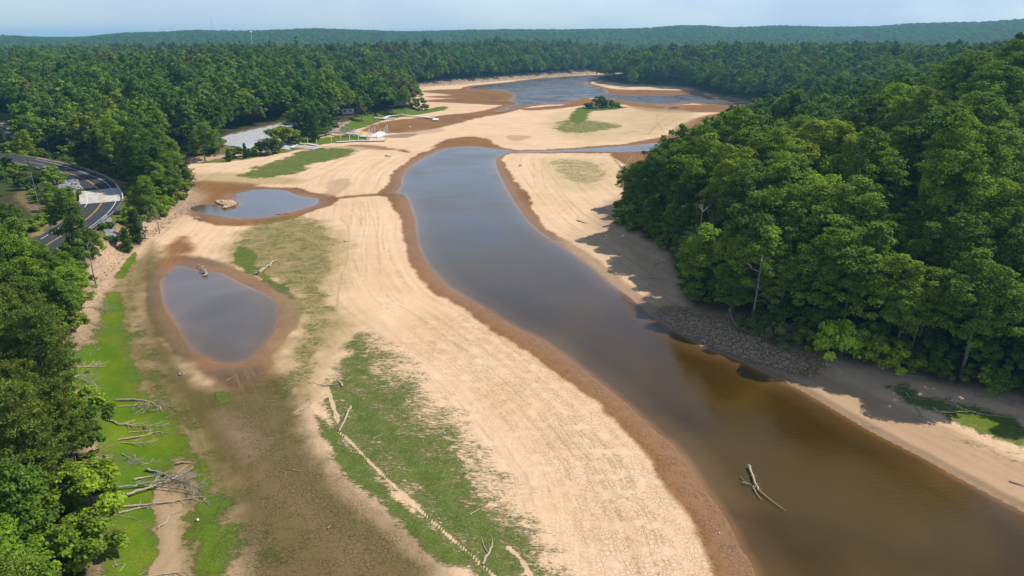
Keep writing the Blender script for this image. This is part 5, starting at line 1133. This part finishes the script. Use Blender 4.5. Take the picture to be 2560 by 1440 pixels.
# ------------------------------------------------------------------ buildings, lamps, signs
WALLB = mat("pale_blue_siding", (.50, .66, .74), (.42, .58, .68), .8, .7); WALLW = mat("cream_siding", (.74, .72, .66), (.62, .60, .54), .8, .7); ROOFG = mat("grey_shingles", (.22, .21, .21), (.14, .135, .135), 2, .9); GLASSD = mat("dark_window_glass", (.03, .05, .06), (.02, .03, .04), 2, .15); TRIM = mat("white_trim", (.8, .8, .8), (.7, .7, .7), 2, .6)
def house(px, py, L, D, H, rz, wallm, lab, z=None):
    g = G(px, py); r_ = empty("house", tuple(g), rz, lab, "house"); mb = MB(); mb.box((0, 0, H/2-.3), (L, D, H+.6)); wl = mb.build("wall", wallm, r_)
    mb = MB(); e_ = .5; V = [(-L/2-e_, -D/2-e_, H), (L/2+e_, -D/2-e_, H), (L/2+e_, D/2+e_, H), (-L/2-e_, D/2+e_, H), (-L/2-e_, 0, H+D*.25), (L/2+e_, 0, H+D*.25)]; mb.add(V, [(0, 1, 5, 4), (2, 3, 4, 5), (0, 4, 3), (1, 2, 5), (3, 2, 1, 0)]); mb.build("roof", ROOFG, r_)
    for x_ in (-L*.25, L*.22):
        mb = MB(); mb.box((x_, -D/2-.02, H*.58), (1.5, .10, 1.3)); fr_ = mb.build("window", TRIM, r_); mb = MB(); mb.box((x_, -D/2-.08, H*.58), (1.2, .06, 1.0)); mb.build("pane", GLASSD, fr_)
    mb = MB(); mb.box((L*.02, -D/2-.03, 1.05), (1.0, .10, 2.1)); dr = mb.build("door", TRIM, r_); mb = MB(); mb.box((L*.02+.38, -D/2-.1, 1.05), (.1, .08, .1)); mb.build("handle", GLASSD, dr)
    return r_
house(44, 346, 9, 6, 3.1, .15, WALLB, "pale blue cottage half hidden by trees left of the road")
house(868, 284, 8, 6, 3.4, .4, WALLW, "cream cabin glimpsed through trees behind the docks")
house(1120-120, 262, 9, 7, 3.0, .2, WALLW, "low cream house hidden on the wooded point")
def pole_lamp(px, py, h_, lab, arm=1.2):
    g = G(px, py); r_ = empty("street_lamp", tuple(g), 0, lab, "street lamp"); mb = MB(); mb.tube([(0, 0, -.3), (0, 0, h_)], [.14, .09], 8); mb.build("pole", STEEL, r_)
    mb = MB(); mb.bar((0, 0, h_-.1), (-arm, 0, h_+.1), .09, .09); ar = mb.build("arm", STEEL, r_); mb = MB(); mb.box((-arm-.35, 0, h_+.08), (.8, .35, .18), top=.7); mb.build("lamp_head", STEEL, ar)
pole_lamp(125, 386, 10.5, "tall street lamp at the drive off the road"); pole_lamp(742, 320, 7.5, "street lamp behind the dome shaped tree", .8)
g = G(22, 352); r_ = empty("utility_pole", tuple(g), 0, "wooden utility pole beside the blue cottage", "utility pole"); mb = MB(); mb.tube([(0, 0, -.4), (0, 0, 9)], [.17, .12], 8); mb.build("pole", OLDW, r_); mb = MB(); mb.bar((-1.1, 0, 8.5), (1.1, 0, 8.5), .12, .12); mb.build("crossarm", OLDW, r_)
g = G(63, 388); r_ = empty("road_sign", tuple(g), 0, "white roadside sign on a post by the drive", "sign"); mb = MB(); mb.box((0, 0, 1.1), (.1, .1, 2.6)); mb.build("post", STEEL, r_); mb = MB(); mb.box((0, -.07, 2.3), (.75, .04, .8)); mb.build("panel", POSTW, r_)
for px, py, lab in ((70, 387.5, "short wooden post left by the road edge"), (82, 390.5, "short wooden post right by the road edge")):
    g = G(px, py); mb = MB(); mb.tube([(g.x, g.y, g.z-.3), (g.x, g.y, g.z+1.2)], [.13, .12], 8); tag(mb.build("wooden_post", POSTC), lab, "post")
g = G(127, 391); r_ = empty("utility_cabinet", tuple(g), 0, "pale utility box at the foot of the street lamp", "utility box"); mb = MB(); mb.box((0, 0, .6), (1.1, .8, 1.6), top=.97); mb.build("cabinet", TRIM, r_); mb = MB(); mb.box((0, -.42, .75), (.8, .03, .9)); mb.build("door", PALE, r_)
g = G(178, 402); r_ = empty("bench", tuple(g), .2, "small dark bench on the grass by the road bend", "bench"); 
mb = MB(); mb.box((0, 0, .45), (1.6, .45, .07)); mb.build("seat", OLDW, r_); mb = MB(); mb.box((0, .22, .8), (1.6, .06, .4)); mb.build("backrest", OLDW, r_)
for x_ in (-.6, .6): mb = MB(); mb.box((x_, .02, .18), (.08, .4, .5)); mb.build("leg", OLDW, r_)
# tyre, buoys and bright specks
TYRE = mat("tyre_rubber", (.16, .13, .11), (.08, .07, .06), 4, .9)
g = G(454, 936); V = []; F = []
for i_ in range(24):
    a = 2*math.pi*i_/24
    for j in range(10): b_ = 2*math.pi*j/10; V.append((g.x+math.cos(a)*(.34+.12*math.cos(b_)), g.y+math.sin(a)*(.34+.12*math.cos(b_)), g.z+.08+.10*math.sin(b_)))
for i_ in range(24):
    for j in range(10): F.append((i_*10+j, ((i_+1) % 24)*10+j, ((i_+1) % 24)*10+(j+1) % 10, i_*10+(j+1) % 10))
tag(new_mesh("tyre", V, F, mat("dusty_tyre", (.36, .31, .27), (.2, .17, .15), 4, .9), smoothf=True), "old muddy tyre half sunk in the olive mud", "tyre")
def buoy(px, py, s_, m, lab):
    g = G(px, py); r_ = empty("buoy", tuple(g), 0, lab, "buoy"); mb = MB(); mb.blob((0, 0, s_*.7), (s_, s_, s_*.8), 3, 10, 7); mb.build("float", m, r_, True); mb = MB(); mb.tube([(0, 0, s_*1.4), (0, 0, s_*2.0)], [s_*.18, s_*.15], 6); mb.build("neck", m, r_)
buoy(1024, 319, .55, POSTW, "white buoy stranded on the brown mud below the jetty"); buoy(494, 1302, .16, POSTW, "small white ball on the bright grass strip"); buoy(1111, 277, .4, POSTC, "cream buoy on the point beyond the jetty"); buoy(1112, 1084, .12, POSTW, "tiny white ball in the dark growth")
buoy(1798, 1334, .1, POSTW, "tiny white ball on the river mud band"); buoy(1464, 323, .35, POSTC, "cream marker on the island grass")
# far away: mast, tank, wires
DIST = mat("far_painted_steel", (.55, .55, .55), (.5, .5, .5), 1, .7)
def at_range(px, py, Y_): 
    v_ = (720-py)/FPX; dy_, dz_ = math.cos(PITCH)+v_*math.sin(PITCH), -math.sin(PITCH)+v_*math.cos(PITCH); t_ = Y_/dy_; return Vector(((px-1280)/FPX*t_, Y_, CAM_H+dz_*t_))
tp = at_range(527, 43, 1550); r_ = empty("radio_mast", (tp.x, tp.y, hz(tp.x, tp.y)), 0, "thin radio mast rising beyond the far woods", "radio mast"); hh = tp.z-r_.location.z
mb = MB(); 
for dx, dy in ((-.45, -.3), (.45, -.3), (0, .5)): mb.bar((dx, dy, 0), (dx*.5, dy*.5, hh), .16, .16)
for k in range(28):
    z = hh*k/28; f = 1-.5*k/28; mb.bar((-.45*f, -.3*f, z), (.45*f, -.3*f, z+hh/28), .08, .08); mb.bar((.45*f, -.3*f, z), (0, .5*f, z+hh/28), .08, .08)
mb.build("lattice", STEEL, r_); mb = MB(); mb.tube([(0, 0, hh), (0, 0, hh+3)], [.12, .05], 5); mb.build("antenna", STEEL, r_)
tp = at_range(627, 80, 1480); r_ = empty("water_tower", (tp.x, tp.y, hz(tp.x, tp.y)), 0, "pale round water tank above the far treetops", "water tower"); hh = tp.z-r_.location.z
mb = MB(); mb.blob((0, 0, hh), (2.6, 2.6, 2.0), 5, 14, 9); mb.build("tank", mat("tank_paint", (.8, .72, .55), (.75, .66, .5), 1, .6), r_, True); mb = MB(); mb.tube([(0, 0, -1), (0, 0, hh-1.6)], [.8, .6], 8); mb.build("column", DIST, r_)
pa, pb = at_range(290, 129, 640), at_range(415, 123, 640); r_ = empty("power_line", (pa.x, pa.y, hz(pa.x, pa.y)), 0, "power line wires crossing above the left woods", "power line")
for p in (pa, pb): mb = MB(); b_ = hz(p.x, p.y); mb.tube([(p.x, p.y, b_-.5), (p.x, p.y, p.z+.6)], [.22, .15], 6); mb.bar((p.x, p.y-1.4, p.z), (p.x, p.y+1.4, p.z), .15, .15); sub_at(mb.build("pole", OLDW), r_)
for s_ in (-1.2, 0, 1.2):
    mb = MB(); pts_ = [Vector((pa.x+(pb.x-pa.x)*t_, pa.y+s_, pa.z+(pb.z-pa.z)*t_-5*t_*(1-t_)+.1)) for t_ in np.linspace(0, 1, 9)]; mb.tube(pts_, [.05]*9, 4); sub_at(mb.build("wire", STEEL), r_)
# ------------------------------------------------------------------ haze
hm = bpy.data.materials.new("haze"); hm.use_nodes = True; t = hm.node_tree; t.nodes.remove(t.nodes["Principled BSDF"]); v = nd(t, 'ShaderNodeVolumePrincipled')
v.inputs['Color'].default_value = (.30, .71, 1.0, 1); v.inputs['Density'].default_value = 0.00013; v.inputs['Anisotropy'].default_value = .2
t.links.new(v.outputs[0], t.nodes["Material Output"].inputs['Volume'])
hb = MB(); hb.box((0, 3600, 50), (17500, 9000, 130)); hazeo = hb.build("haze", hm); tag(hazeo, kind='stuff')
